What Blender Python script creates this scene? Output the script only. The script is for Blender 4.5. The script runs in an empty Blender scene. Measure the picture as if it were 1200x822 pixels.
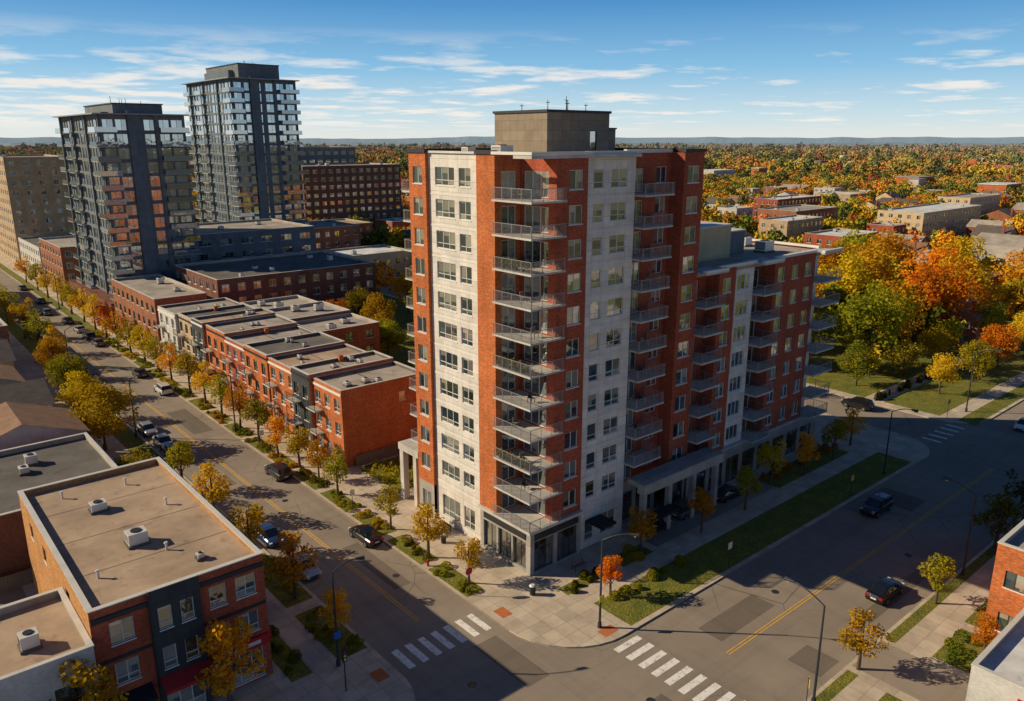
import bpy, bmesh, math, random
import numpy as np
from mathutils import Vector, Matrix, noise as mnoise
random.seed(7); rng=np.random.default_rng(7)
sc=bpy.context.scene
COL=sc.collection
R=math.radians
# ---------------------------------------------------------------- materials
M={}
def newmat(name):
    m=bpy.data.materials.new(name); m.use_nodes=True
    nt=m.node_tree
    for n in list(nt.nodes): nt.nodes.remove(n)
    out=nt.nodes.new('ShaderNodeOutputMaterial')
    M[name]=m
    return m,nt,out
def N(nt,t,**kw):
    n=nt.nodes.new(t)
    for k,v in kw.items():
        if k in n.inputs.keys(): n.inputs[k].default_value=v
        else: setattr(n,k,v)
    return n
def L(nt,a,b): nt.links.new(a,b)
def rgba(c,k=1): return (min(c[0]*k,1),min(c[1]*k,1),min(c[2]*k,1),1)
def mixc(nt,fac,a,b,mode='MIX'):
    n=nt.nodes.new('ShaderNodeMix'); n.data_type='RGBA'; n.blend_type=mode
    for s,v in ((n.inputs[0],fac),(n.inputs[6],a),(n.inputs[7],b)):
        if hasattr(v,'is_output') or hasattr(v,'links'): L(nt,v,s)
        else: s.default_value=v
    return n.outputs[2]
def math_(nt,op,a,b=None,c=None,clamp=False):
    n=nt.nodes.new('ShaderNodeMath'); n.operation=op; n.use_clamp=clamp
    for i,v in enumerate((a,b,c)):
        if v is None: continue
        if hasattr(v,'links'): L(nt,v,n.inputs[i])
        else: n.inputs[i].default_value=v
    return n.outputs[0]
def coords(nt):
    return nt.nodes.new('ShaderNodeTexCoord').outputs['Object']
def noise_(nt,vec,scale,detail=4,rough=.55,stretch=None):
    if stretch:
        mp=N(nt,'ShaderNodeMapping'); mp.inputs['Scale'].default_value=stretch
        L(nt,vec,mp.inputs['Vector']); vec=mp.outputs[0]
    n=N(nt,'ShaderNodeTexNoise',Scale=scale,Detail=min(detail,4),Roughness=rough)
    L(nt,vec,n.inputs['Vector']); return n.outputs['Fac']
def ramp(nt,fac,lo,hi):
    n=nt.nodes.new('ShaderNodeMapRange'); n.inputs[1].default_value=lo; n.inputs[2].default_value=hi
    L(nt,fac,n.inputs[0]); return n.outputs[0]
def finish(nt,out,col,rough=.8,bump=None,bstr=.3,bdist=.02,metal=0,spec=.3):
    p=N(nt,'ShaderNodeBsdfPrincipled'); p.inputs['Roughness'].default_value=rough
    p.inputs['Metallic'].default_value=metal
    p.inputs['Specular IOR Level'].default_value=spec
    if hasattr(col,'links'): L(nt,col,p.inputs['Base Color'])
    else: p.inputs['Base Color'].default_value=col
    if bump is not None:
        b=N(nt,'ShaderNodeBump',Strength=bstr,Distance=bdist); L(nt,bump,b.inputs['Height']); L(nt,b.outputs[0],p.inputs['Normal'])
    L(nt,p.outputs[0],out.inputs['Surface'])
    return p
def surf(name,c,rough=.85,var=.25,scale=.6,streak=.0,metal=0,fine=12,spec=.3):
    m,nt,out=newmat(name); v=coords(nt)
    a=noise_(nt,v,scale,4); a=ramp(nt,a,.3,.7)
    b=noise_(nt,v,fine,2); b=ramp(nt,b,.25,.75)
    f=math_(nt,'ADD',math_(nt,'MULTIPLY',a,.65),math_(nt,'MULTIPLY',b,.35))
    col=mixc(nt,f,rgba(c,1-var),rgba(c,1+var))
    if streak>0:
        s=noise_(nt,v,1.0,3,.6,(1.6,1.6,.12)); s=ramp(nt,s,.45,.75)
        col=mixc(nt,math_(nt,'MULTIPLY',s,streak),col,rgba(c,.45))
    finish(nt,out,col,rough,None,.25,.02,metal,spec); return m
def roofmat(name,c):
    m,nt,out=newmat(name); v=coords(nt)
    a=ramp(nt,noise_(nt,v,.22,4,.65),.35,.65); b=ramp(nt,noise_(nt,v,14,2),.25,.75); p=ramp(nt,noise_(nt,v,.7,4,.7),.55,.72)
    col=mixc(nt,a,rgba(c,.68),rgba(c,1.2)); col=mixc(nt,math_(nt,'MULTIPLY',b,.3),col,rgba(c,1.5)); col=mixc(nt,math_(nt,'MULTIPLY',p,.6),col,rgba(c,.4))
    finish(nt,out,col,.95); return m
def wallvec(nt):
    v=coords(nt); s=N(nt,'ShaderNodeSeparateXYZ'); L(nt,v,s.inputs[0])
    c=N(nt,'ShaderNodeCombineXYZ'); L(nt,math_(nt,'ADD',s.outputs[0],s.outputs[1]),c.inputs[0]); L(nt,s.outputs[2],c.inputs[1])
    return v,c.outputs[0]
def brick(name,c,mortar=(.3,.27,.24),var=.3):
    m,nt,out=newmat(name); v,w=wallvec(nt)
    t=N(nt,'ShaderNodeTexBrick'); L(nt,w,t.inputs['Vector'])
    t.inputs['Scale'].default_value=1; t.inputs['Brick Width'].default_value=.24; t.inputs['Row Height'].default_value=.085
    t.inputs['Mortar Size'].default_value=.006; t.inputs['Bias'].default_value=0
    t.inputs['Color1'].default_value=rgba(c,1-var); t.inputs['Color2'].default_value=rgba(c,1+var)
    t.inputs['Mortar'].default_value=rgba(mortar)
    a=ramp(nt,noise_(nt,v,.35,4),.3,.7)
    col=mixc(nt,a,rgba((.72,.72,.72)),rgba((1.0,1.0,1.0)))
    col=mixc(nt,1.0,t.outputs['Color'],col,'MULTIPLY')
    s=ramp(nt,noise_(nt,v,1,3,.6,(1.3,1.3,.1)),.5,.8)
    col=mixc(nt,math_(nt,'MULTIPLY',s,.4),col,rgba(c,.4))
    finish(nt,out,col,.9,spec=.15); return m
def panel(name,c,pw=1.5,ph=1.01,var=.08,streak=.25,joint=.55):
    m,nt,out=newmat(name); v,w=wallvec(nt)
    t=N(nt,'ShaderNodeTexBrick'); L(nt,w,t.inputs['Vector']); t.offset=0
    t.inputs['Scale'].default_value=1; t.inputs['Brick Width'].default_value=pw; t.inputs['Row Height'].default_value=ph
    t.inputs['Mortar Size'].default_value=.018
    t.inputs['Color1'].default_value=rgba(c,1-var); t.inputs['Color2'].default_value=rgba(c,1+var); t.inputs['Mortar'].default_value=rgba(c,joint)
    a=ramp(nt,noise_(nt,v,.8,4,.6),.3,.7)
    col=mixc(nt,1.0,t.outputs['Color'],mixc(nt,a,rgba((.78,.77,.76)),rgba((1,1,1))),'MULTIPLY')
    s=ramp(nt,noise_(nt,v,1,3,.6,(1.5,1.5,.1)),.5,.8)
    col=mixc(nt,math_(nt,'MULTIPLY',s,streak),col,rgba(c,.5))
    finish(nt,out,col,.8); return m
def glass(name,dark=(.02,.03,.035),blind=(.42,.38,.30),refl=.3,bl=.9,tint=(.85,.93,1)):
    m,nt,out=newmat(name)
    g=nt.nodes.new('ShaderNodeNewGeometry'); rnd=g.outputs['Random Per Island']
    uv=nt.nodes.new('ShaderNodeTexCoord').outputs['UV']; s=N(nt,'ShaderNodeSeparateXYZ'); L(nt,uv,s.inputs[0])
    r2=math_(nt,'FRACT',math_(nt,'MULTIPLY',rnd,17.3)); r3=math_(nt,'FRACT',math_(nt,'MULTIPLY',rnd,53.7))
    lvl=math_(nt,'SUBTRACT',math_(nt,'MULTIPLY',r2,bl*1.5),.35)
    isb=math_(nt,'LESS_THAN',math_(nt,'SUBTRACT',1.0,s.outputs[1]),lvl)
    cur=math_(nt,'MULTIPLY',math_(nt,'LESS_THAN',s.outputs[0],math_(nt,'MULTIPLY',r3,.5)),math_(nt,'GREATER_THAN',r2,.5))
    isb=math_(nt,'MAXIMUM',isb,math_(nt,'MULTIPLY',cur,.7))
    bc=mixc(nt,r3,rgba(blind,.45),rgba(blind,1.1))
    dk=mixc(nt,r3,rgba(dark,.5),rgba(dark,2.2))
    col=mixc(nt,isb,dk,bc)
    d=N(nt,'ShaderNodeBsdfDiffuse'); L(nt,col,d.inputs[0])
    gl=N(nt,'ShaderNodeBsdfGlossy'); gl.inputs['Roughness'].default_value=.03; gl.inputs['Color'].default_value=rgba(tint)
    v=coords(nt); nn=noise_(nt,v,.9,1); b=N(nt,'ShaderNodeBump',Strength=.12,Distance=.05); L(nt,nn,b.inputs['Height']); L(nt,b.outputs[0],gl.inputs['Normal'])
    lw=N(nt,'ShaderNodeLayerWeight',Blend=.35)
    fac=math_(nt,'ADD',math_(nt,'MULTIPLY',lw.outputs['Facing'],.55),math_(nt,'ADD',refl-.1,math_(nt,'MULTIPLY',r2,.2)),clamp=True)
    mx=nt.nodes.new('ShaderNodeMixShader'); L(nt,fac,mx.inputs[0]); L(nt,d.outputs[0],mx.inputs[1]); L(nt,gl.outputs[0],mx.inputs[2])
    L(nt,mx.outputs[0],out.inputs['Surface']); return m
def foliage(name,c1,c2,c3,far=False):
    m,nt,out=newmat(name)
    g=nt.nodes.new('ShaderNodeNewGeometry'); rnd=g.outputs['Random Per Island']
    oi=nt.nodes.new('ShaderNodeObjectInfo').outputs['Random']
    col=mixc(nt,rnd,rgba(c1),rgba(c2))
    if not far:
        v=coords(nt); a=ramp(nt,noise_(nt,v,.45,1),.4,.65)
        col=mixc(nt,math_(nt,'MULTIPLY',a,.7),col,rgba(c3))
    h=N(nt,'ShaderNodeHueSaturation'); L(nt,col,h.inputs['Color'])
    L(nt,math_(nt,'ADD',.468,math_(nt,'MULTIPLY',oi,.046)),h.inputs['Hue'])
    L(nt,math_(nt,'ADD',.75,math_(nt,'MULTIPLY',math_(nt,'FRACT',math_(nt,'MULTIPLY',oi,7.7)),.55)),h.inputs['Value'])
    hc=h.outputs[0]
    d=N(nt,'ShaderNodeBsdfDiffuse')
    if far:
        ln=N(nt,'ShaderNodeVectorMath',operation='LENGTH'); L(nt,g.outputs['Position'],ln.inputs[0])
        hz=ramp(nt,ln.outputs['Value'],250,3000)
        hc=mixc(nt,math_(nt,'MULTIPLY',hz,.85),hc,rgba((.30,.31,.31)))  # painted aerial haze: leaf colour fades to grey with distance from the origin
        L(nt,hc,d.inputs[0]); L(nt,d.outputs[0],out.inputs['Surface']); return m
    L(nt,hc,d.inputs[0])
    t=N(nt,'ShaderNodeBsdfTranslucent'); L(nt,hc,t.inputs[0])
    mx=N(nt,'ShaderNodeMixShader'); mx.inputs[0].default_value=.4
    L(nt,d.outputs[0],mx.inputs[1]); L(nt,t.outputs[0],mx.inputs[2]); L(nt,mx.outputs[0],out.inputs['Surface']); return m

brick('brick_orange',(.62,.155,.032),(.34,.26,.2)); brick('brick_red',(.45,.085,.034),(.3,.2,.17)); brick('brick_dark',(.20,.065,.038)); brick('brick_yellow',(.60,.27,.075))
brick('brick_brown',(.37,.125,.05)); brick('brick_beige',(.58,.40,.23),(.4,.36,.3)); brick('brick_white',(.62,.59,.55),(.5,.5,.5),.1)
panel('concrete_panel',(.77,.71,.64)); panel('concrete_base',(.42,.385,.34),2.2,1.6); panel('metal_dark',(.055,.06,.065),1.2,2.4,.1,.1)
panel('panel_grey',(.18,.195,.21),1.5,3.05,.1,.15); panel('panel_slate',(.14,.175,.21),1.5,3.05,.1,.15); panel('panel_white',(.64,.61,.56),1.2,.3,.05,.2,.7)
panel('penthouse_panel',(.32,.25,.18),1.2,1.0,.1,.35)
surf('concrete_slab',(.54,.50,.45),streak=.25); surf('render_beige',(.62,.45,.27),var=.12,streak=.3); surf('trim_white',(.7,.67,.61),var=.08); surf('slab_grey',(.34,.35,.35),var=.1)
surf('trim_dark',(.035,.035,.04),.5); surf('rail_metal',(.30,.30,.30),.45,.1,metal=.3); surf('frame_light',(.66,.64,.6),.5,.08); surf('frame_dark',(.05,.05,.055),.5,.1); surf('frame_mid',(.26,.28,.29),.5,.1)
roofmat('roof_gravel',(.42,.30,.205)); roofmat('roof_dark',(.14,.125,.11)); roofmat('roof_grey',(.38,.325,.27)); roofmat('roof_white',(.66,.65,.62))
surf('shingle_dark',(.13,.105,.09),.9,.35,.8,fine=6); surf('shingle_brown',(.26,.15,.09),.9,.3,.8,fine=6)
surf('hvac_metal',(.66,.63,.58),.5,.15,metal=.1); surf('flashing',(.62,.59,.54),.5,.15); surf('awning_red',(.45,.03,.03),.7,.15); surf('awning_black',(.02,.02,.022),.7,.2)
surf('wood_grey',(.2,.17,.14),.9); surf('tactile',(.5,.15,.05),.9,.2,3); surf('sign_yellow',(.7,.55,.02),.5,.05); surf('sign_blue',(.03,.12,.45),.5,.05); surf('sign_red',(.5,.02,.02),.5,.05)
surf('pole_metal',(.05,.055,.06),.5,.15,metal=.3); surf('lamp_glass',(.6,.6,.55),.3,.05); surf('bark',(.11,.08,.055),.95,.4,3)
surf('tyre',(.012,.012,.013),.8,.2,4); surf('rim',(.3,.3,.31),.35,.1,metal=.7); surf('car_plastic',(.02,.02,.02),.6,.1); surf('light_red',(.4,.01,.01),.2,.05); surf('light_clear',(.7,.7,.68),.15,.05)
glass('window_glass',(.025,.042,.042),(.5,.46,.36)); glass('tower_glass',(.11,.15,.17),(.46,.42,.34),.42,.6,(.82,.93,1)); glass('store_glass',(.04,.035,.025),(.3,.22,.13),.25,.3)
glass('rail_glass',(.12,.16,.18),(.18,.21,.21),.3,.1)
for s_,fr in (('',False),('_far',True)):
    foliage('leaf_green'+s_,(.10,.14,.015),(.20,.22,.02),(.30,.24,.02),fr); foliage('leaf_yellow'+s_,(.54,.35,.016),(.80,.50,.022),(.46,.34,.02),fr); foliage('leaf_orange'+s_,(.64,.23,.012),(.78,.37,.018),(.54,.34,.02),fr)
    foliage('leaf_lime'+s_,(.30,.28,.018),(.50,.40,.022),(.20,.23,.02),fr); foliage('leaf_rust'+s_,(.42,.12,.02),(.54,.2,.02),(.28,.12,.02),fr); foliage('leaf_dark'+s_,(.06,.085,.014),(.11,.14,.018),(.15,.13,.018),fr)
def paint(name,c,metal=.3):
    m,nt,out=newmat(name); p=finish(nt,out,rgba(c),.28,metal=metal,spec=.5); p.inputs['Coat Weight'].default_value=.8; p.inputs['Coat Roughness'].default_value=.06
for n,c in (('paint_black',(.012,.012,.014)),('paint_white',(.75,.75,.72)),('paint_silver',(.4,.4,.4)),('paint_grey',(.09,.1,.11)),('paint_blue',(.03,.07,.18)),('paint_red',(.3,.02,.02))): paint(n,c)
def asphalt(name,k=1):
    m,nt,out=newmat(name); v=coords(nt)
    a=ramp(nt,noise_(nt,v,.12,4,.6),.3,.7); f=noise_(nt,v,9,2)
    col=mixc(nt,a,rgba((.225,.182,.142),k),rgba((.34,.275,.215),k))
    col=mixc(nt,math_(nt,'MULTIPLY',ramp(nt,f,.3,.7),.35),col,rgba((.38,.31,.24),k))
    for st in ((.05,1.3,1),(1.3,.05,1)):
        s1=noise_(nt,v,.6,3,.6,st); col=mixc(nt,math_(nt,'MULTIPLY',ramp(nt,s1,.5,.72),.25),col,rgba((.12,.105,.09),k))
    nz=N(nt,'ShaderNodeTexNoise',Scale=.6,Detail=3); L(nt,v,nz.inputs['Vector'])
    vv=mixc(nt,.12,v,nz.outputs['Color'],'ADD')
    vo=N(nt,'ShaderNodeTexVoronoi',feature='DISTANCE_TO_EDGE',Scale=.16); L(nt,vv,vo.inputs['Vector'])
    cr=math_(nt,'MULTIPLY',math_(nt,'LESS_THAN',vo.outputs['Distance'],.006),ramp(nt,noise_(nt,v,.08,2),.48,.62),clamp=True)
    col=mixc(nt,math_(nt,'MULTIPLY',cr,.5),col,rgba((.06,.055,.05)))
    st_=ramp(nt,noise_(nt,v,1.7,3,.7),.66,.74); col=mixc(nt,math_(nt,'MULTIPLY',st_,.35),col,rgba((.08,.075,.07)))
    finish(nt,out,col,.9,spec=.2)
asphalt('asphalt'); asphalt('asphalt_patch',.62)
def sidewalk():
    m,nt,out=newmat('sidewalk'); v=coords(nt)
    t=N(nt,'ShaderNodeTexBrick'); L(nt,v,t.inputs['Vector']); t.offset=0
    t.inputs['Scale'].default_value=1; t.inputs['Brick Width'].default_value=1.5; t.inputs['Row Height'].default_value=1.5; t.inputs['Mortar Size'].default_value=.02
    c=(.62,.51,.39); t.inputs['Color1'].default_value=rgba(c,.86); t.inputs['Color2'].default_value=rgba(c,1.1); t.inputs['Mortar'].default_value=rgba(c,.55)
    a=ramp(nt,noise_(nt,v,.5,4,.65),.3,.7)
    col=mixc(nt,1.0,t.outputs['Color'],mixc(nt,a,rgba((.7,.68,.66)),rgba((1,1,1))),'MULTIPLY')
    finish(nt,out,col,.9)
sidewalk()
def lawn():
    m,nt,out=newmat('lawn'); v=coords(nt)
    a=ramp(nt,noise_(nt,v,.5,4,.65),.35,.65); b=ramp(nt,noise_(nt,v,5,3,.7),.3,.7)
    col=mixc(nt,a,rgba((.14,.16,.02)),rgba((.33,.27,.035))); col=mixc(nt,b,col,rgba((.08,.10,.018)))
    lf=N(nt,'ShaderNodeTexVoronoi',Scale=3.5); L(nt,v,lf.inputs['Vector'])
    col=mixc(nt,math_(nt,'MULTIPLY',math_(nt,'LESS_THAN',lf.outputs['Distance'],.2),.65),col,rgba((.55,.33,.04)))
    finish(nt,out,col,1,b,.8,.06)
lawn()
def worn(name,c):
    m,nt,out=newmat(name); v=coords(nt)
    a=math_(nt,'MULTIPLY',ramp(nt,noise_(nt,v,2.2,4,.75),.50,.68),.8)
    col=mixc(nt,a,rgba(c),rgba((.27,.23,.19))); finish(nt,out,col,.8)
worn('paint_marking',(.85,.81,.75)); worn('paint_yellow_marking',(.78,.43,.05))
def farground():
    m,nt,out=newmat('far_ground'); v=coords(nt)
    a=ramp(nt,noise_(nt,v,.012,4,.65),.35,.65); b=ramp(nt,noise_(nt,v,.12,3,.7),.3,.7)
    col=mixc(nt,a,rgba((.11,.11,.02)),rgba((.22,.15,.035))); col=mixc(nt,b,col,rgba((.06,.06,.02)))
    finish(nt,out,col,1)
farground()
def canopy():
    m,nt,out=newmat('far_canopy'); v=coords(nt)
    vo=N(nt,'ShaderNodeTexVoronoi',Scale=.07); L(nt,v,vo.inputs['Vector'])
    s=N(nt,'ShaderNodeSeparateXYZ'); L(nt,vo.outputs['Color'],s.inputs[0])
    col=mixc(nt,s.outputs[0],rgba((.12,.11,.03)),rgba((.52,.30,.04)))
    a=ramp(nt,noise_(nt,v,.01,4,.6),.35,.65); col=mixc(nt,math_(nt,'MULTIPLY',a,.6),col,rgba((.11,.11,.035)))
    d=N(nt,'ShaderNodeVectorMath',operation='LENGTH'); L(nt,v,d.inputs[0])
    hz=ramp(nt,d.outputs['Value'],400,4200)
    col=mixc(nt,math_(nt,'MULTIPLY',hz,.92),col,rgba((.28,.34,.38)))  # aerial haze put into the canopy colour, bluer farther from the origin
    finish(nt,out,col,1)
canopy()
surf('hill_blue',(.26,.38,.48),1,.10,.002,fine=.01)  # blue of distance haze painted in as the hills' own colour
# ---------------------------------------------------------------- builder
class B:
    def __init__(s,name,loc=(0,0,0),rot=0): s.name=name; s.p={}; s.loc=loc; s.rot=rot
    def _g(s,part,mat): return s.p.setdefault((part,mat),([],[],[]))
    def face(s,part,mat,pts,uv=None):
        V,F,U=s._g(part,mat); n=len(V); V.extend(pts); F.append(tuple(range(n,n+len(pts))))
        U.extend(uv if uv else [(0,0)]*len(pts))
    def box(s,part,mat,x0,y0,z0,x1,y1,z1):
        V,F,U=s._g(part,mat); n=len(V)
        V.extend([(x0,y0,z0),(x1,y0,z0),(x1,y1,z0),(x0,y1,z0),(x0,y0,z1),(x1,y0,z1),(x1,y1,z1),(x0,y1,z1)])
        for f in ((3,2,1,0),(4,5,6,7),(0,1,5,4),(1,2,6,5),(2,3,7,6),(3,0,4,7)):
            F.append(tuple(n+i for i in f)); U.extend([(0,0),(1,0),(1,1),(0,1)])
    def cyl(s,part,mat,a,b,r0,r1,n=8,cap=True):
        a=Vector(a);b=Vector(b); d=(b-a).normalized(); u=d.orthogonal().normalized(); w=d.cross(u)
        V,F,U=s._g(part,mat); k=len(V)
        for c,r in ((a,r0),(b,r1)):
            for i in range(n):
                t=2*math.pi*i/n; V.append(tuple(c+u*(r*math.cos(t))+w*(r*math.sin(t))))
        for i in range(n):
            j=(i+1)%n; F.append((k+i,k+j,k+n+j,k+n+i)); U.extend([(0,0)]*4)
        if cap:
            F.append(tuple(k+n+i for i in range(n))); U.extend([(0,0)]*n)
            F.append(tuple(k+n-1-i for i in range(n))); U.extend([(0,0)]*n)
    def prism(s,part,mat,poly,z0,z1):
        n=len(poly)
        s.face(part,mat,[(x,y,z1) for x,y in poly])
        for i in range(n):
            a=poly[i];b=poly[(i+1)%n]; s.face(part,mat,[(a[0],a[1],z0),(b[0],b[1],z0),(b[0],b[1],z1),(a[0],a[1],z1)])
    def done(s,single=False,smooth=()):
        def mk(nm,V,F,U,mats,mi=None):
            me=bpy.data.meshes.new(nm); me.from_pydata(V,[],F)
            ul=me.uv_layers.new(name='UVMap'); ul.data.foreach_set('uv',np.array(U,dtype=np.float32).ravel())
            for m in mats: me.materials.append(M[m])
            if mi is not None: me.polygons.foreach_set('material_index',mi)
            me.update(); o=bpy.data.objects.new(nm,me); COL.objects.link(o); return o
        if single:
            V=[];F=[];U=[];mats=[];mi=[]
            for (pt,mt),(v,f,u) in s.p.items():
                n=len(V); V+=v; F+=[tuple(i+n for i in q) for q in f]; U+=u
                if mt not in mats: mats.append(mt)
                mi+=[mats.index(mt)]*len(f)
            o=mk(s.name,V,F,U,mats,mi); o.location=s.loc; o.rotation_euler=(0,0,s.rot); return o
        e=bpy.data.objects.new(s.name,None); COL.objects.link(e); e.location=s.loc; e.rotation_euler=(0,0,s.rot); e.empty_display_size=.5
        for (pt,mt),(v,f,u) in s.p.items():
            o=mk(pt,v,f,u,[mt]); o.parent=e
            if pt in smooth:
                for p in o.data.polygons: p.use_smooth=True
        return e
def P(face,c,a,z,d=0):
    if face=='-x': return (c+d,a,z)
    if face=='+x': return (c-d,a,z)
    if face=='-y': return (a,c+d,z)
    return (a,c-d,z)
def fbox(b,part,mat,face,c,a0,a1,z0,z1,d0,d1):
    p=P(face,c,a0,z0,d0); q=P(face,c,a1,z1,d1)
    b.box(part,mat,min(p[0],q[0]),min(p[1],q[1]),z0,max(p[0],q[0]),max(p[1],q[1]),z1)
def facade(b,part,mat,face,c,a0,a1,z0,z1,ops=(),frame='frame_light',gl='window_glass',dep=.16,sill=True,pane=.95,transom=False):
    ops=[o for o in ops if o[0]>=a0-1e-4 and o[1]<=a1+1e-4 and o[2]>=z0-1e-4 and o[3]<=z1+1e-4]
    As=sorted(set([round(x,4) for x in [a0,a1]+[o[0] for o in ops]+[o[1] for o in ops]]))
    Zs=sorted(set([round(x,4) for x in [z0,z1]+[o[2] for o in ops]+[o[3] for o in ops]]))
    for j in range(len(Zs)-1):
        zc=(Zs[j]+Zs[j+1])/2; run=None
        row=[o for o in ops if o[2]<zc<o[3]]
        for i in range(len(As)-1):
            ac=(As[i]+As[i+1])/2
            hit=any(o[0]<ac<o[1] for o in row)
            if not hit:
                if run is None: run=As[i]
            if (hit or i==len(As)-2) and run is not None:
                e=As[i] if hit else As[i+1]
                b.face(part,mat,[P(face,c,run,Zs[j]),P(face,c,e,Zs[j]),P(face,c,e,Zs[j+1]),P(face,c,run,Zs[j+1])]); run=None
    for o in ops:
        x0,x1,y0,y1=o[:4]
        for q in (((x0,y0),(x1,y0)),((x1,y0),(x1,y1)),((x1,y1),(x0,y1)),((x0,y1),(x0,y0))):
            (p0,w0),(p1,w1)=q
            b.face(part,mat,[P(face,c,p0,w0,0),P(face,c,p1,w1,0),P(face,c,p1,w1,dep),P(face,c,p0,w0,dep)])
        fw=.06; g=dep-.02
        n=max(1,round((x1-x0)/pane)); w=(x1-x0)/n
        fbox(b,'window_frames',frame,face,c,x0,x1,y0,y0+fw,g-.05,g)
        fbox(b,'window_frames',frame,face,c,x0,x1,y1-fw,y1,g-.05,g)
        for i in range(n+1):
            xx=x0+i*w; l=max(x0,xx-fw/2) ; r=min(x1,xx+fw/2)
            if i==0:r=x0+fw
            if i==n:l=x1-fw
            fbox(b,'window_frames',frame,face,c,l,r,y0+fw,y1-fw,g-.05,g)
        zs=[y0,y1]
        if transom: zs=[y0,y0+(y1-y0)*.3,y1]; fbox(b,'window_frames',frame,face,c,x0+fw,x1-fw,zs[1]-.025,zs[1]+.025,g-.045,g-.003)
        for i in range(n):
            for k in range(len(zs)-1):
                jx=random.uniform(-.012,.012)
                b.face('window_glass',gl,[P(face,c,x0+i*w,zs[k],g-.01+jx),P(face,c,x0+(i+1)*w,zs[k],g-.01),P(face,c,x0+(i+1)*w,zs[k+1],g-.01),P(face,c,x0+i*w,zs[k+1],g-.01+jx)],[(0,0),(1,0),(1,1),(0,1)])
        if sill: fbox(b,'window_sills','trim_white',face,c,x0-.05,x1+.05,y0-.09,y0-.002,-.05,.03)
def grid(cols,zs,s,h): return [(a,b_,z+s,z+s+h) for z in zs for a,b_ in cols]
def rail(b,p,q,z,h=1.07,mat='rail_metal',pick=.14):
    x0,y0=p;x1,y1=q; n=max(1,int(math.hypot(x1-x0,y1-y0)/pick)); t=.022
    def bx(xa,ya,xb,yb,za,zb,w): b.box('balcony_railings',mat,min(xa,xb)-w,min(ya,yb)-w,za,max(xa,xb)+w,max(ya,yb)+w,zb)
    bx(x0,y0,x1,y1,z+h-.05,z+h,.025); bx(x0,y0,x1,y1,z+.08,z+.11,.02)
    for i in range(n+1):
        f=i/n; x=x0+(x1-x0)*f;y=y0+(y1-y0)*f; w=.028 if i%9==0 else .009
        bx(x,y,x,y,z+.0,z+h-.05,w)
def parapet(b,x0,y0,x1,y1,z,h=.5,t=.3,mat='concrete_slab',cap='flashing'):
    e=.02
    b.box('parapet',mat,x0+e,y0+e,z,x1-e,y0+t,z+h); b.box('parapet',mat,x0+e,y1-t,z,x1-e,y1-e,z+h)
    b.box('parapet',mat,x0+e,y0+t,z,x0+t,y1-t,z+h); b.box('parapet',mat,x1-t,y0+t,z,x1-e,y1-t,z+h)
    o=.05
    b.box('parapet_cap',cap,x0-o,y0-o,z+h,x1+o,y0+t+o,z+h+.07); b.box('parapet_cap',cap,x0-o,y1-t-o,z+h,x1+o,y1+o,z+h+.07)
    b.box('parapet_cap',cap,x0-o,y0+t+o,z+h,x0+t+o,y1-t-o,z+h+.07); b.box('parapet_cap',cap,x1-t-o,y0+t+o,z+h,x1+o,y1-t-o,z+h+.07)
def hvac(b,x,y,z,w=1.4,d=1.2,h=1.1,mat='hvac_metal'):
    b.box('hvac_unit','roof_dark',x-w/2-.1,y-d/2-.1,z,x+w/2+.1,y+d/2+.1,z+.2)
    b.box('hvac_unit',mat,x-w/2,y-d/2,z+.2,x+w/2,y+d/2,z+h)
    for i in range(4): b.box('hvac_louvre','trim_dark',x-w/2-.02,y-d/2+.1,z+(.34+i*.15)*h,x-w/2-.003,y+d/2-.1,z+(.40+i*.15)*h)
    b.cyl('hvac_fan','trim_dark',(x,y,z+h),(x,y,z+h+.08),w*.28,w*.28,14)
def simple_building(name,x0,y0,x1,y1,h,floors,mat,roof='roof_grey',gf=None,ww=1.5,gap=1.4,wh=1.5,gl='window_glass',frame='frame_light',par=.5,clut=2,faces=('-x','-y','+x','+y'),z0=.1,dn=True,sill=True,single=False):
    b=B(name); gf=gf or (h/floors); fh=(h-gf)/max(1,floors-1) if floors>1 else h
    zs=[gf+i*fh for i in range(floors-1)]
    for f in ('-x','+x','-y','+y'):
        c={'-x':x0,'+x':x1,'-y':y0,'+y':y1}[f]; a0,a1=(y0,y1) if 'x' in f else (x0,x1)
        n=max(1,int((a1-a0-gap)/(ww+gap))); sp=(a1-a0)/n
        cols=[(a0+sp*(i+.5)-ww/2,a0+sp*(i+.5)+ww/2) for i in range(n)] if f in faces else []
        ops=grid(cols,zs,.9,wh)+grid(cols,[0],.9,min(1.7,gf-1.4))
        facade(b,'walls',mat,f,c,a0,a1,z0,h+par,ops,frame,gl,sill=sill)
    b.box('roof',roof,x0+.05,y0+.05,h-.25,x1-.05,y1-.05,h)
    parapet(b,x0,y0,x1,y1,h,par,.25,mat='roof_grey')
    for i in range(clut):
        hvac(b,random.uniform(x0+2,x1-2),random.uniform(y0+2,y1-2),h,random.uniform(.8,1.6),random.uniform(.8,1.4),random.uniform(.7,1.3))
    return b.done(single) if dn else b
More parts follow.
